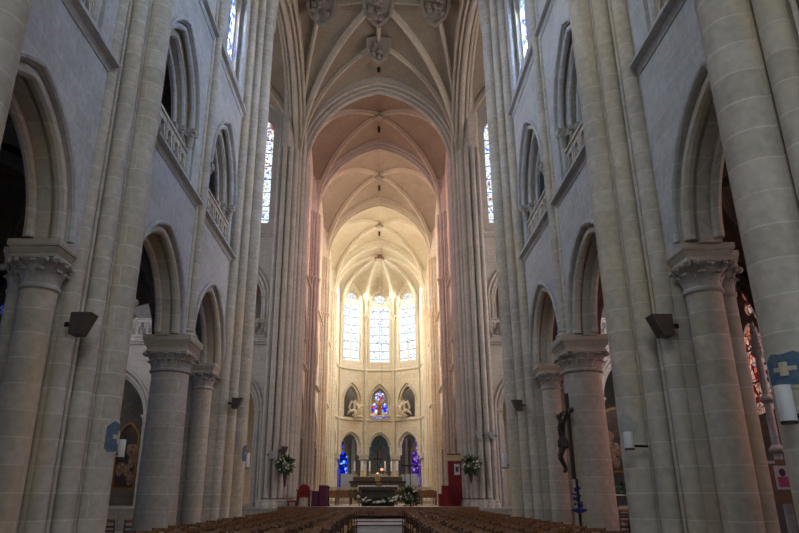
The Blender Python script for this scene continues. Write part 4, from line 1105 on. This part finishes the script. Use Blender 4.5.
Ed = [('pelvis', 'waist'), ('waist', 'chest'), ('chest', 'neck'), ('neck', 'head'), ('head', 'crown'), ('chest', 'shl'), ('shl', 'ell'), ('ell', 'wrl'), ('wrl', 'hl'), ('chest', 'shr'), ('shr', 'elr'), ('elr', 'wrr'), ('wrr', 'hr'),
      ('pelvis', 'hipl'), ('hipl', 'kl'), ('kl', 'al'), ('al', 'fl'), ('pelvis', 'hipr'), ('hipr', 'kr'), ('kr', 'ar'), ('ar', 'fr')]
body = skin_figure('christ_figure', J, Ed, 'bronze', cr)
MB().lathe(cx - .11, cy, [(.09, 2.40), (.125, 2.44), (.12, 2.56), (.09, 2.62)], 12).build('loincloth', 'bronze', body)
st = root('votive_stand', (4.36, 14.86, 0), 'dark votive stand with blue cloth below the crucifix', 'stand', None, 'thing')
MB().cyl(4.36, 14.86, .03, .05, 1.75, n=10).build('pole', 'dark', st)
MB().lathe(4.36, 14.86, [(.22, 0), (.22, .03), (.05, .07), (.03, .1)], 14).build('base', 'dark', st)
MB().lathe(4.36, 14.86, [(.03, 1.05), (.16, 1.10), (.16, 1.14), (.03, 1.16)], 14).build('tray', 'blue_cloth', st)
m = MB()
for k in range(18):
    m.ball((4.36 + random.uniform(-.09, .05), 14.86 + random.uniform(-.1, .1), 1.40 + random.uniform(-.2, .2)), random.uniform(.02, .045), 6, 4)
m.build('blue_ribbons', 'blue_cloth', st)

# ================================================================== FLOWERS
def foliage(mb, c, rx, rz, n, seed=1, l0=.12, l1=.26):
    rnd = random.Random(seed)
    for _ in range(n):
        a = rnd.uniform(0, 2 * PI); t = math.acos(rnd.uniform(-0.9, 1)); rr = rnd.uniform(.35, 1)
        d = Vector((math.sin(t) * math.cos(a), math.sin(t) * math.sin(a), math.cos(t)))
        b = Vector(c) + Vector((d.x * rx * rr, d.y * rx * rr, d.z * rz * rr))
        dr = (d + Vector((rnd.uniform(-.5, .5), rnd.uniform(-.5, .5), rnd.uniform(-.5, .3)))).normalized()
        l = rnd.uniform(l0, l1); s_ = dr.cross(Vector((0, 0, 1)))
        s_ = (s_ if s_.length > .1 else Vector((1, 0, 0))).normalized() * l * .2; u = dr.cross(s_).normalized() * l * 0.08
        p0, p1, p2, p3 = b, b + dr * l * .45 + s_ + u, b + dr * l, b + dr * l * .45 - s_ + u
        q = b + dr * l * .5 - u
        mb.add([p0, p1, p2, p3, q], [(0, 1, 4), (1, 2, 4), (2, 3, 4), (3, 0, 4)])
def blossoms(o, c, rx, rz, n, seed, r=.045, front=True):
    rnd = random.Random(seed)
    for _ in range(n):
        a = rnd.uniform(-PI, 0) if front else rnd.uniform(0, 2 * PI); t = math.acos(rnd.uniform(-.6, .95))
        q = (c[0] + rx * math.sin(t) * math.cos(a), c[1] + rx * math.sin(t) * math.sin(a), c[2] + rz * math.cos(t))
        m = MB(); m.ball(q, r * rnd.uniform(.7, 1.2), 7, 5, (1, 1, .7))
        for k in range(5):
            b = k * 2 * PI / 5; m.ball((q[0] + r * .7 * math.cos(b), q[1] - r * .3, q[2] + r * .7 * math.sin(b)), r * .55, 5, 4)
        m.build('blossom', 'petal', o)
def bouquet(x, y, z, rx, rz, label, nb, seed, stem=None, group=None, n=420):
    o = root('flower_arrangement', (x, y, z - (stem or rz)), label, 'flowers', group, 'thing')
    m = MB(); foliage(m, (x, y, z), rx, rz, n, seed); f = m.build('foliage', 'leaf', o, smooth=False)
    blossoms(o, (x, y, z), rx * .95, rz * .95, nb, seed + 5)
    if stem:
        MB().lathe(x, y, [(.02, z - stem), (.05, z - stem + .1), (.12, z - rz * .7), (.16, z - rz * .4)], 10).build('vase', 'brown_box', o)
    return o
bouquet(-4.20, 30.72, 2.72, .36, .36, 'white flowers and greenery hung on the left crossing pier', 13, 3, .95, 'flower arrangements on the crossing piers')
bouquet(4.18, 30.75, 2.72, .40, .36, 'white flowers and greenery hung on the right crossing pier', 15, 9, .8, 'flower arrangements on the crossing piers')
bouquet(1.52, 32.35, 1.38, .36, .36, 'white flowers with greenery at the foot of the standing cross', 12, 14, None)

# ================================================================== PODIUM, ALTAR
pod = root('podium', (0, 29.9, 0), 'brown wooden podium with pale front steps under the altar', 'podium', None, 'thing')
MB().box(-4.3, 4.3, 29.6, 34.5, 0, .96).build('platform', 'stage', pod, smooth=False)
MB().box(-1.62, 1.62, 29.2, 29.6, .62, .965).build('wooden_step', 'stage', pod, smooth=False)
for k, (ya, z) in enumerate(((28.2, .30), (28.65, .42), (28.95, .53))):
    MB().box(-1.5, 1.42, ya, 29.3, 0 if k == 0 else z - .14, z).build('pale_step', 'pale_step', pod, smooth=False)
    MB().box(-1.52, 1.44, ya - .03, ya + .02, z - .025, z + .012).build('step_nosing', 'wood', pod, smooth=False)
MB().box(-1.85, -1.52, 28.4, 29.3, 0, .64).build('wooden_cheek', 'stage', pod, smooth=False)
MB().box(1.44, 1.8, 28.4, 29.3, 0, .64).build('wooden_cheek', 'stage', pod, smooth=False)
k_ = root('kneeler', (-.3, 28.9, .53), 'small dark wooden stool standing on the altar steps', 'kneeler', None, 'thing')
MB().box(-.46, -.14, 28.78, 29.02, .80, .84).build('top', 'wood', k_, smooth=False)
for e in (-.40, -.22):
    MB().box(e, e + .05, 28.82, 28.98, .53, .80).build('leg', 'wood', k_, smooth=False)

al = root('altar', (0, 33, .96), 'dark stone altar covered by a white cloth on the podium', 'altar', None, 'thing')
MB().box(-.80, .76, 32.7, 33.4, .96, 1.70).build('body', 'altar', al, smooth=False)
MB().box(-.95, .9, 32.6, 33.5, 1.70, 1.86).build('table_top', 'altar', al, smooth=False)
m = MB(); m.box(-.97, .93, 32.55, 33.52, 1.86, 1.885)
n_ = 26
for k in range(n_):
    x0 = -.97 + 1.9 * k / n_; x1 = x0 + 1.9 / n_; d = .02 * math.sin(k * 1.3)
    m.box(x0, x1, 32.53 + d * .5, 32.56 + d * .5, 1.80 + abs(d), 1.885)
for e in (-.98, .92):
    m.box(e, e + .025, 32.55, 33.5, 1.55, 1.885)
m.build('altar_cloth_edge', 'cloth', al, smooth=False)
MB().box(-.92, .86, 32.57, 32.60, 1.66, 1.76).build('embroidered_band', 'altar', al, smooth=False)
MB().box(-.11, .16, 32.52, 32.545, 1.83, 2.02).build('icon_panel', 'frame_gold', al, smooth=False)
MB().box(-.06, .11, 32.51, 32.525, 1.87, 1.98).build('icon_picture', 'flesh', al, smooth=False)
g = root('altar_garland', (0, 32.3, .96), 'swag of greenery and white flowers laid before the altar', 'flowers', None, 'thing')
m = MB()
for k in range(13):
    x = -1.15 + 2.3 * k / 12; z = 1.12 + .42 * (abs(x) / 1.15) ** 3
    foliage(m, (x, 32.36, z), .19, .22, 80, 40 + k, .08, .18)
m.build('greenery', 'leaf', g, smooth=False)
rnd = random.Random(4)
for k in range(30):
    x = rnd.uniform(-1.05, 1.05); z = 1.14 + .28 * (abs(x) / 1.1) ** 2.2 + rnd.uniform(-.05, .12)
    m = MB(); m.ball((x, 32.18, z), .045, 7, 5); m.ball((x + .04, 32.17, z + .02), .03, 6, 4); m.ball((x - .03, 32.17, z - .02), .03, 6, 4); m.build('blossom', 'petal', g)

pc = root('processional_cross', (1.52, 32.6, .96), 'tall thin dark cross on a pole standing right of the altar', 'cross', None, 'thing')
MB().cyl(1.52, 32.75, .022, .98, 3.95, n=8).build('pole', 'dark', pc)
MB().box(1.10, 1.94, 32.73, 32.77, 2.76, 2.82).build('crossbar', 'dark', pc, smooth=False)
MB().lathe(1.52, 32.75, [(.18, .96), (.18, .99), (.03, 1.04)], 12).build('base', 'dark', pc)
pl = root('thin_pole', (1.30, 33.6, .96), 'thin dark pole standing just left of the standing cross', 'pole', None, 'thing')
MB().cyl(1.30, 33.6, .016, .98, 4.2, n=8).build('pole', 'dark', pl)
MB().lathe(1.30, 33.6, [(.14, .96), (.14, .99), (.02, 1.03)], 12).build('base', 'dark', pl)

def candlestick(x, y, z, hs, hc, label, group, mat='gold', r=.045):
    p = root('candlestick', (x, y, z), label, 'candlestick', group, 'thing')
    m = MB(); m.lathe(x, y, [(r * 2.6, z), (r * 2.4, z + .04), (r * .7, z + hs * .2), (r * 1.3, z + hs * .4), (r * .5, z + hs * .6), (r * .6, z + hs * .85), (r * 1.7, z + hs * .95), (r * 1.7, z + hs)], 12); m.build('holder', mat, p)
    MB().cyl(x, y, r, z + hs, z + hs + hc, n=10).build('candle', 'wax', p)
candlestick(-2.28, 31.6, .96, .86, .12, 'thin dark candle stand beside the purple ambo', None, 'dark', .035)

# high altar in the apse
ha = root('high_altar', (-.15, 59.5, .9), 'dark high altar with gilded trim far back in the apse', 'altar', None, 'thing')
MB().box(-2.5, 2.2, 59.2, 60.4, .9, 2.45).build('body', 'altar', ha, smooth=False)
MB().box(-2.6, 2.3, 59.1, 60.5, 2.45, 2.62).build('table_top', 'dark', ha, smooth=False)
MB().box(-2.3, 2.0, 59.9, 60.4, 2.62, 3.02).build('gradine', 'altar', ha, smooth=False)
MB().box(-2.32, 2.02, 59.88, 59.9, 2.98, 3.02).build('gilt_moulding', 'gold', ha, smooth=False)
CL = ['first', 'second', 'third', 'fourth', 'fifth', 'sixth']
for k, x in enumerate((-2.2, -1.5, -.85, .50, 1.05, 1.55)):
    candlestick(x, 60.15, 3.02, .45, .85, 'white candle in a gilt holder on the high altar, %s from the left' % CL[k], 'candles on the high altar', 'gold', .065)
ac = root('altar_crucifix', (-.15, 60.1, 3.02), 'dark upright crucifix in the middle of the high altar', 'crucifix', None, 'thing')
MB().box(-.19, -.11, 60.06, 60.14, 3.02, 5.2).build('upright', 'dark', ac, smooth=False)
MB().box(-.6, .3, 60.07, 60.13, 4.45, 4.55).build('crossbeam', 'dark', ac, smooth=False)
MB().lathe(-.15, 60.1, [(.2, 3.02), (.2, 3.1), (.06, 3.2)], 12).build('base', 'gold', ac)
tb = root('tabernacle', (-.15, 59.6, 2.62), 'small gilded tabernacle in the middle of the high altar', 'tabernacle', None, 'thing')
MB().box(-.36, .06, 59.35, 59.8, 2.62, 3.2).build('body', 'gold', tb, smooth=False)
MB().box(-.30, 0, 59.33, 59.35, 2.7, 3.1).build('door', 'flesh', tb, smooth=False)
MB().lathe(-.15, 59.57, [(.22, 3.2), (.15, 3.28), (.04, 3.36)], 12).build('dome', 'gold', tb)
sl = root('sanctuary_lamp', (.22, 56.2, 3.3), 'glowing red sanctuary lamp hanging before the high altar', 'lamp', None, 'thing')
MB().ball((.22, 56.2, 3.46), .11, 10, 8).build('glass_cup', 'ruby', sl)
MB().lathe(.22, 56.2, [(.03, 3.28), (.1, 3.34), (.12, 3.38), (.1, 3.40)], 12).build('holder', 'gold', sl)
MB().cyl(.22, 56.2, .012, 3.55, 23.6, n=6).build('chain', 'dark', sl)
# dark greenish altarpiece and statue in the axial chapel
ap = root('altarpiece', (0, 67.6, .9), 'dark greenish altarpiece with a standing statue in the axial chapel', 'altarpiece', None, 'thing')
m = MB(); m.plate([(-1.9, .9)] + [(1.9, .9)] + parch(0, 1.9, 6.0, 7.6)[::-1], [parch(0, .8, 4.6, 6.0, z0=2.6)], lambda u, z, t: (u, 67.6 + t, z), 0, .3); m.build('stone_screen', 'green_stone', ap, smooth=False)
MB().box(-1.2, 1.2, 67.0, 67.6, .9, 2.4).build('body', 'green_stone', ap, smooth=False)
skin_figure('statue', {'pelvis': ((0, 67.5, 3.7), .26), 'hem': ((0, 67.5, 2.6), .34), 'chest': ((0, 67.5, 4.4), .25), 'neck': ((0, 67.5, 4.75), .1), 'head': ((0, 67.5, 4.98), .15), 'a': ((-.35, 67.4, 4.4), .1), 'b': ((-.3, 67.2, 4.0), .08), 'c': ((.35, 67.4, 4.4), .1), 'd': ((.5, 67.2, 4.7), .08)},
            [('pelvis', 'hem'), ('pelvis', 'chest'), ('chest', 'neck'), ('neck', 'head'), ('chest', 'a'), ('a', 'b'), ('chest', 'c'), ('c', 'd')], 'green_stone', ap)
# angels on the tribune ledge of the apse
def angel(x, y, z, s, label, flip):
    p = root('angel_statue', (x, y, z), label, 'statue', 'carved angels above the apse arcade', 'thing')
    f = flip
    Jn = {'pelvis': ((x, y, z + .55 * s), .17 * s), 'knee': ((x - f * .25 * s, y - .15, z + .35 * s), .13 * s), 'foot': ((x - f * .62 * s, y - .05, z + .1 * s), .07 * s), 'knee2': ((x - f * .1 * s, y - .2, z + .25 * s), .12 * s), 'foot2': ((x - f * .4 * s, y - .1, z - .05 * s), .06 * s),
          'chest': ((x + f * .14 * s, y - .05, z + .95 * s), .17 * s), 'neck': ((x + f * .2 * s, y - .08, z + 1.17 * s), .06 * s), 'head': ((x + f * .25 * s, y - .12, z + 1.32 * s), .11 * s),
          'a1': ((x + f * .42 * s, y - .12, z + 1.0 * s), .06 * s), 'a2': ((x + f * .75 * s, y - .15, z + 1.12 * s), .05 * s), 'b1': ((x - f * .05 * s, y - .2, z + .85 * s), .06 * s), 'b2': ((x + f * .2 * s, y - .3, z + .7 * s), .05 * s)}
    b = skin_figure('body', Jn, [('pelvis', 'knee'), ('knee', 'foot'), ('pelvis', 'knee2'), ('knee2', 'foot2'), ('pelvis', 'chest'), ('chest', 'neck'), ('neck', 'head'), ('chest', 'a1'), ('a1', 'a2'), ('chest', 'b1'), ('b1', 'b2')], 'statue', p)
    for k, (dx, top) in enumerate(((-.55, 1.45), (-.25, 1.6))):
        pts = [(x + f * .02 * s, y + .06, z + .9 * s), (x + f * dx * .5 * s, y + .12, z + 1.25 * s), (x + f * dx * 1.2 * s, y + .14, z + top * s), (x + f * dx * 1.55 * s, y + .12, z + (top - .55) * s), (x + f * dx * 1.2 * s, y + .1, z + .55 * s)]
        MB().tube(pts, [.05 * s, .12 * s, .13 * s, .10 * s, .03 * s], 8).build('wing', 'statue', p)
    pts = [(x - f * .2 * s, y - .1, z + .5 * s), (x - f * .5 * s, y - .12, z + .65 * s), (x - f * .85 * s, y - .1, z + .5 * s), (x - f * 1.0 * s, y - .05, z + .25 * s)]
    MB().tube(pts, [.12 * s, .15 * s, .1 * s, .03 * s], 8).build('drapery', 'statue', p)
    MB().blob((x, y + .1, z + .1 * s), .3 * s, 10, 6, (1.4, .8, .5)).build('cloud_base', 'statue', p)
angel(-2.0, 63.2, 8.45, 1.05, 'carved angel with spread wings left of the small coloured window', 1)
angel(2.0, 63.2, 8.45, 1.05, 'carved angel with spread wings right of the small coloured window', -1)
tr = root('sculpted_group', (0, 64.0, 8.45), 'sculpted group of clouds and figures under the small coloured window', 'sculpture', None, 'thing')
m = MB()
for k in range(16): m.blob((-.8 + 1.6 * k / 15, 63.9 + random.uniform(-.1, .1), 8.6 + random.uniform(0, .3)), random.uniform(.12, .22), 8, 6, (1.2, 1, .8))
m.build('clouds', 'statue', tr)
skin_figure('figure', {'pelvis': ((0, 63.9, 9.3), .2), 'hem': ((0, 63.9, 8.7), .3), 'chest': ((0, 63.85, 9.75), .19), 'neck': ((0, 63.85, 10.0), .07), 'head': ((0, 63.83, 10.2), .12), 'a': ((-.35, 63.8, 9.9), .07), 'b': ((-.6, 63.8, 10.2), .05), 'c': ((.35, 63.8, 9.9), .07), 'd': ((.6, 63.8, 10.2), .05)},
            [('pelvis', 'hem'), ('pelvis', 'chest'), ('chest', 'neck'), ('neck', 'head'), ('chest', 'a'), ('a', 'b'), ('chest', 'c'), ('c', 'd')], 'frame_gold', tr)

# grey screen boards between the apse columns, communion rail
for k in range(5):
    a, b = Vector(AV[k]), Vector(AV[k + 1]); d = (b - a).normalized(); nn = Vector((-d.y, d.x))
    if nn.dot(Vector((0, 59)) - a) > 0: nn = -nn
    a2 = a + d * .62 + nn * .22; b2 = b - d * .62 + nn * .22
    m = MB(); m.prism([tuple(a2), tuple(b2), tuple(b2 + nn * .1), tuple(a2 + nn * .1)], .9, 3.35)
    o = m.build('screen_board', 'grey_cloth', None, smooth=False); recenter(o)
    tag(o, ['grey low screen at the outer left of the apse', 'grey low screen in front of the blue chapel glass', 'grey low screen behind the high altar', 'grey low screen in front of the violet chapel', 'grey low screen at the outer right of the apse'][k], 'screen', 'low screens of the apse', 'thing')
rl = root('choir_rail', (0, 48, .9), 'pale arcaded choir rail running across behind the altar', 'railing', None, 'thing')
MB().box(-3.7, 3.7, 48.0, 48.25, 1.85, 1.98).build('rail', 'panel', rl, smooth=False)
MB().box(-3.7, 3.7, 48.0, 48.25, .9, 1.1).build('plinth', 'panel', rl, smooth=False)
for k in range(25):
    MB().lathe(-3.6 + .3 * k, 48.12, [(.07, 1.1), (.05, 1.2), (.09, 1.4), (.045, 1.7), (.07, 1.85)], 10).build('baluster', 'panel', rl)

# choir stalls either side (brown benches in rows)
for k, (y, w) in enumerate(((40.5, 3.4), (42.2, 3.5), (44.0, 3.5))):
    o = root('choir_bench', (0, y, .9), ['brown choir bench, nearest of the three behind the altar', 'brown choir bench, middle of the three behind the altar', 'brown choir bench, rearmost of the three before the pale rail'][k], 'bench', 'choir benches', 'thing')
    MB().box(-w, w, y - .2, y + .2, 1.30, 1.35).build('seat', 'wood2', o, smooth=False)
    m = MB(); m.box(-w, w, y - .24, y - .2, 1.32, 1.62 + .06 * k); m.build('backrest', 'wood2', o, smooth=False)
    for e in range(9):
        x = -w + .04 + (2 * w - .08) * e / 8
        MB().box(x - .03, x + .03, y - .22, y + .2, .9, 1.66 + .06 * k).build('bench_end', 'wood', o, smooth=False)

# red armchair, purple ambo, red screen
ar = root('armchair', (-3.38, 31.2, .96), 'red velvet armchair at the foot of the left crossing pier', 'chair', None, 'thing')
x, y = -3.38, 31.2
MB().box(x - .27, x + .27, y - .28, y + .25, 1.34, 1.44).build('seat', 'red', ar, smooth=False)
m = MB(); m.plate([(x - .22, 1.42), (x + .22, 1.42), (x + .24, 1.78), (x + .15, 1.88), (x, 1.92), (x - .15, 1.88), (x - .24, 1.78)], [], lambda u, z, t, y=y: (u, y + .2 + t, z), 0, .08); m.build('backrest', 'red', ar)
for e in (-1, 1):
    MB().box(x + e * .28 - .035, x + e * .28 + .035, y - .25, y + .25, 1.60, 1.67).build('armrest', 'red', ar, smooth=False)
    for g_ in (-.22, .22):
        MB().box(x + e * .26 - .025, x + e * .26 + .025, y + g_ - .025, y + g_ + .025, .96, 1.60).build('leg', 'wood', ar, smooth=False)
sb = root('footstool', (-3.85, 31.0, .96), 'low red cloth-covered stool left of the red armchair', 'stool', None, 'thing')
MB().box(-4.08, -3.66, 30.8, 31.15, 1.14, 1.22).build('seat', 'red', sb, smooth=False)
for ex in (-4.05, -3.72):
    for ey in (30.83, 31.08): MB().box(ex, ex + .04, ey, ey + .04, .96, 1.14).build('leg', 'wood', sb, smooth=False)
am = root('ambo', (-2.78, 31.4, .96), 'stepped reading desk draped in purple cloth left of the altar', 'lectern', None, 'thing')
MB().box(-3.02, -2.66, 31.1, 31.7, .96, 1.62).build('lower_block', 'purple', am, smooth=False)
MB().box(-2.70, -2.32, 31.1, 31.8, .96, 1.86).build('upper_block', 'purple', am, smooth=False)
MB().box(-2.42, -2.33, 31.2, 31.3, 1.86, 1.97).build('small_white_lamp', 'white', am, smooth=False)
sc = root('red_screen', (3.7, 32.3, .96), 'tall red folding screen with a beige top beside the right crossing pier', 'screen', None, 'thing')
MB().box(3.30, 3.96, 32.3, 32.38, .96, 2.98).build('red_panel', 'red', sc, smooth=False)
MB().box(3.28, 3.98, 32.28, 32.40, 2.98, 3.26).build('beige_top', 'panel', sc, smooth=False)
MB().box(3.27, 3.98, 32.26, 32.42, 3.26, 3.31).build('cornice', 'red', sc, smooth=False)
sd = root('side_desk', (3.1, 32.1, .96), 'stepped low red desk before the tall red screen', 'desk', None, 'thing')
MB().box(2.96, 3.28, 31.9, 32.3, .96, 1.86).build('upper_block', 'red', sd, smooth=False)
MB().box(2.80, 2.98, 31.9, 32.3, .96, 1.5).build('lower_block', 'red', sd, smooth=False)
po = root('notice', (3.66, 32.25, 2.34), 'white notice with a small picture pinned on the red screen', 'notice', None, 'thing')
MB().box(3.60, 3.86, 32.27, 32.29, 2.34, 2.84).build('sheet', 'paper', po, smooth=False)
MB().box(3.66, 3.80, 32.26, 32.272, 2.48, 2.72).build('printed_picture', 'darkprint', po, smooth=False)

# ================================================================== PAINTINGS AND NOTICE BOARD
def painting(s, xc, w, z0, z1, label):
    y = 34.2
    p = root('painting', (s * xc, y, z0), label, 'painting', None, 'thing')
    hw = w / 2
    fr_o = [(xc - hw, z0), (xc + hw, z0)] + parch(xc, hw, z1 - .9, z1, 7)[::-1]
    fr_i = [(xc - hw + .1, z0 + .1), (xc + hw - .1, z0 + .1)] + parch(xc, hw - .1, z1 - .9, z1 - .12, 7)[::-1]
    f = lambda u, z, t: (s * u, y + t, z)
    m = MB(); m.plate(fr_i, [], f, .02, .06); m.build('canvas', 'painting', p, smooth=False)
    m = MB(); m.plate(fr_o, [fr_i], f, -.05, .08); m.build('frame', 'frame_gold', p, smooth=False)
    c = root_none = MB()
    rnd = random.Random(int(xc * 10))
    for k in range(9):
        c.blob((s * (xc + rnd.uniform(-.5, .5) * w * .6), y + .025, z0 + (z1 - z0) * rnd.uniform(.15, .6)), .2, 8, 6, (1, .1, rnd.uniform(1, 1.8)))
    c.build('painted_figures', 'flesh', p)
painting(1, 12.3, 1.9, 2.5, 5.75, 'large dark altar painting with gilded arched frame in the right chapel')
painting(-1, 12.75, 1.15, 1.7, 5.0, 'tall dark painting in a gilded frame on the left transept wall')
tb_ = root('chapel_table', (11.6, 32.2, .9), 'small table with a plant below the chapel painting', 'table', None, 'thing')
MB().box(11.0, 12.3, 31.95, 32.45, 1.42, 1.47).build('top', 'cloth', tb_, smooth=False)
for ex in (11.05, 12.2):
    for ey in (32.0, 32.38): MB().box(ex, ex + .05, ey, ey + .05, .9, 1.42).build('leg', 'wood', tb_, smooth=False)
plt = root('potted_plant', (11.5, 32.2, 1.47), 'low green potted plant on the chapel table', 'plant', None, 'thing')
MB().lathe(11.5, 32.2, [(.1, 1.47), (.15, 1.62), (.16, 1.63)], 12).build('pot', 'dark', plt)
m = MB(); foliage(m, (11.5, 32.2, 1.72), .42, .2, 150, 77); m.build('foliage', 'leaf', plt, smooth=False)

nb = root('notice_board', (7.0, 11.4, 0), 'brown free-standing notice board at the right edge of the photo', 'notice board', None, 'thing')
MB().box(6.42, 7.7, 11.4, 11.44, 1.28, 1.98).build('board', 'cork', nb, smooth=False)
for ex in (6.46, 7.6): MB().box(ex, ex + .05, 11.42, 11.47, 0, 2.0).build('leg', 'wood', nb, smooth=False)
for ex in (6.46, 7.6): MB().box(ex, ex + .05, 11.2, 11.7, 0, .05).build('foot', 'wood', nb, smooth=False)
ps = root('poster', (6.75, 11.39, 1.5), 'poster with a pink portrait pinned on the brown notice board', 'poster', None, 'thing')
MB().box(6.68, 6.94, 11.385, 11.398, 1.50, 1.88).build('sheet', 'paper', ps, smooth=False)
MB().box(6.72, 6.90, 11.38, 11.386, 1.54, 1.70).build('pink_garment', 'pinkprint', ps, smooth=False)
MB().blob((6.81, 11.383, 1.77), .055, 12, 8, (1, .06, 1.2)).build('portrait_head', 'darkprint', ps)
lb = root('paper_label', (6.55, 11.39, 1.92), 'small paper strip at the top of the notice board', 'label', None, 'thing')
MB().box(6.56, 6.72, 11.388, 11.398, 1.915, 1.955).build('strip', 'paper', lb, smooth=False)
wb = root('white_panel', (6.3, 12.6, 0), 'pale standing panel half hidden beside the brown notice board', 'panel', None, 'thing')
MB().box(6.6, 7.3, 12.55, 12.6, 1.35, 2.0).build('sheet', 'paper', wb, smooth=False)
for ex in (6.62, 7.22): MB().box(ex, ex + .05, 12.6, 12.65, 0, 2.0).build('leg', 'dark', wb, smooth=False)

pn = root('stone_pinnacle', (8.1, 13.6, 0), 'slender carved stone pinnacle before the pink-lit aisle window', 'pinnacle', None, 'thing')
MB().cyl(8.1, 13.6, .09, .3, 4.2, .07, 8).build('shaft', 'transept', pn)
MB().lathe(8.1, 13.6, [(.2, 0), (.2, .22), (.12, .32)], 8).build('base', 'transept', pn)
MB().lathe(8.1, 13.6, [(.07, 4.15), (.15, 4.25), (.12, 4.32), (.01, 4.95)], 8).build('spire', 'transept', pn)
m = MB()
for k in range(6):
    for q in range(4):
        a = q * PI / 2; m.ball((8.1 + (.13 - .016 * k) * math.cos(a), 13.6 + (.13 - .016 * k) * math.sin(a), 4.35 + .09 * k), .03, 6, 4)
for zz in (2.2, 3.2): m.lathe(8.1, 13.6, [(.08, zz), (.15, zz + .06), (.15, zz + .1), (.08, zz + .18)], 8)
m.build('crockets', 'transept', pn)

# ================================================================== CHAIRS
def make_chair(label):
    r = root('church_chair', (0, 0, 0), label, 'chair', 'rush-seated chairs in the nave', 'thing')
    m = MB()
    m.prism([(-.20, -.18), (.20, -.18), (.22, .20), (-.22, .20)], .415, .455); m.build('seat', 'straw', r, smooth=False)
    for e in (-1, 1):
        m = MB(); m.tube([(e * .195, -.19, 0), (e * .19, -.18, .43), (e * .185, -.215, .70), (e * .18, -.25, .87)], .018, 8); m.build('leg', 'wood', r)
        m = MB(); m.tube([(e * .205, .19, 0), (e * .205, .19, .43)], .018, 8); m.build('leg', 'wood', r)
    m = MB()
    for z, h, dy in ((.60, .05, -.203), (.70, .05, -.217)):
        pts = [(x * .18, dy - .02 * (1 - x * x), z) for x in (-1, -.5, 0, .5, 1)]
        m.sweep(pts, [(-.009, -h / 2), (.009, -h / 2), (.009, h / 2), (-.009, h / 2)])
    m.build('back_slats', 'wood', r, smooth=False)
    m = MB(); pts = [(x * .195, -.236 - .02 * (1 - x * x), .82 + .015 * (1 - x * x)) for x in (-1, -.5, 0, .5, 1)]
    m.sweep(pts, [(-.014, -.032), (.014, -.032), (.014, .032), (-.014, .032)]); m.build('top_rail', 'wood2', r, smooth=False)
    m = MB()
    m.box(-.2, .2, .18, .2, .20, .225); m.box(-.19, .19, -.195, -.178, .22, .245)
    for e in (-1, 1): m.box(e * .2 - .01, e * .2 + .01, -.18, .19, .28, .3)
    m.build('stretcher', 'wood', r, smooth=False)
    return r
proto = make_chair('dark wooden rush-seated chair in the rows')
first = True
rnd = random.Random(11)
def put_chair(x, y, z, rz, label, group):
    global first
    o = proto if first else copy_tree(proto)
    first = False
    o.location = (x, y, z); o.rotation_euler = (0, 0, rz)
    o['label'] = label; o['group'] = group
ORD = 'first second third fourth fifth sixth seventh eighth ninth tenth eleventh twelfth thirteenth fourteenth fifteenth sixteenth seventeenth eighteenth'.split()
NR = 18
for s in (-1, 1):
    for r_ in range(NR):
        y = 11.7 + r_ * .95
        for k in range(6):
            if k == 5 and min(abs(y - 10.6), abs(y - 20.1)) < .75: continue
            x = .05 + s * (1.15 + k * .53) + rnd.uniform(-.05, .05)
            side = 'left' if s < 0 else 'right'
            lab = 'wooden rush-seated chair, %s from the central aisle, %s row from the altar, %s side' % (ORD[k], ORD[NR - 1 - r_], side)
            put_chair(x, y + rnd.uniform(-.10, .10), 0, rnd.uniform(-.16, .16), lab, 'chairs in the %s nave rows' % side)
for s in (-1, 1):
    side = 'left' if s < 0 else 'right'
    for q, (x, y) in enumerate(((5.7, 13.2), (6.3, 13.3), (6.9, 13.1), (5.9, 17.0), (6.5, 17.1), (7.1, 17.0), (7.4, 14.4), (6.8, 15.6), (7.6, 18.4), (8.2, 16.2))):
        put_chair(s * x, y, 0, rnd.uniform(-.3, .3), 'rush-seated wooden chair in the %s aisle, %s of the loose chairs behind the columns' % (side, ORD[q]), 'chairs in the %s aisle' % side)
for q, (x, y) in enumerate(((9.5, 29.0), (10.2, 29.1), (10.9, 29.0), (11.6, 29.1), (9.8, 27.8), (10.5, 27.9), (11.2, 27.8))):
    put_chair(x, y, 0, rnd.uniform(-.2, .2), 'rush-seated wooden chair before the right chapel painting, %s of seven' % ORD[q], 'chairs in the right transept')
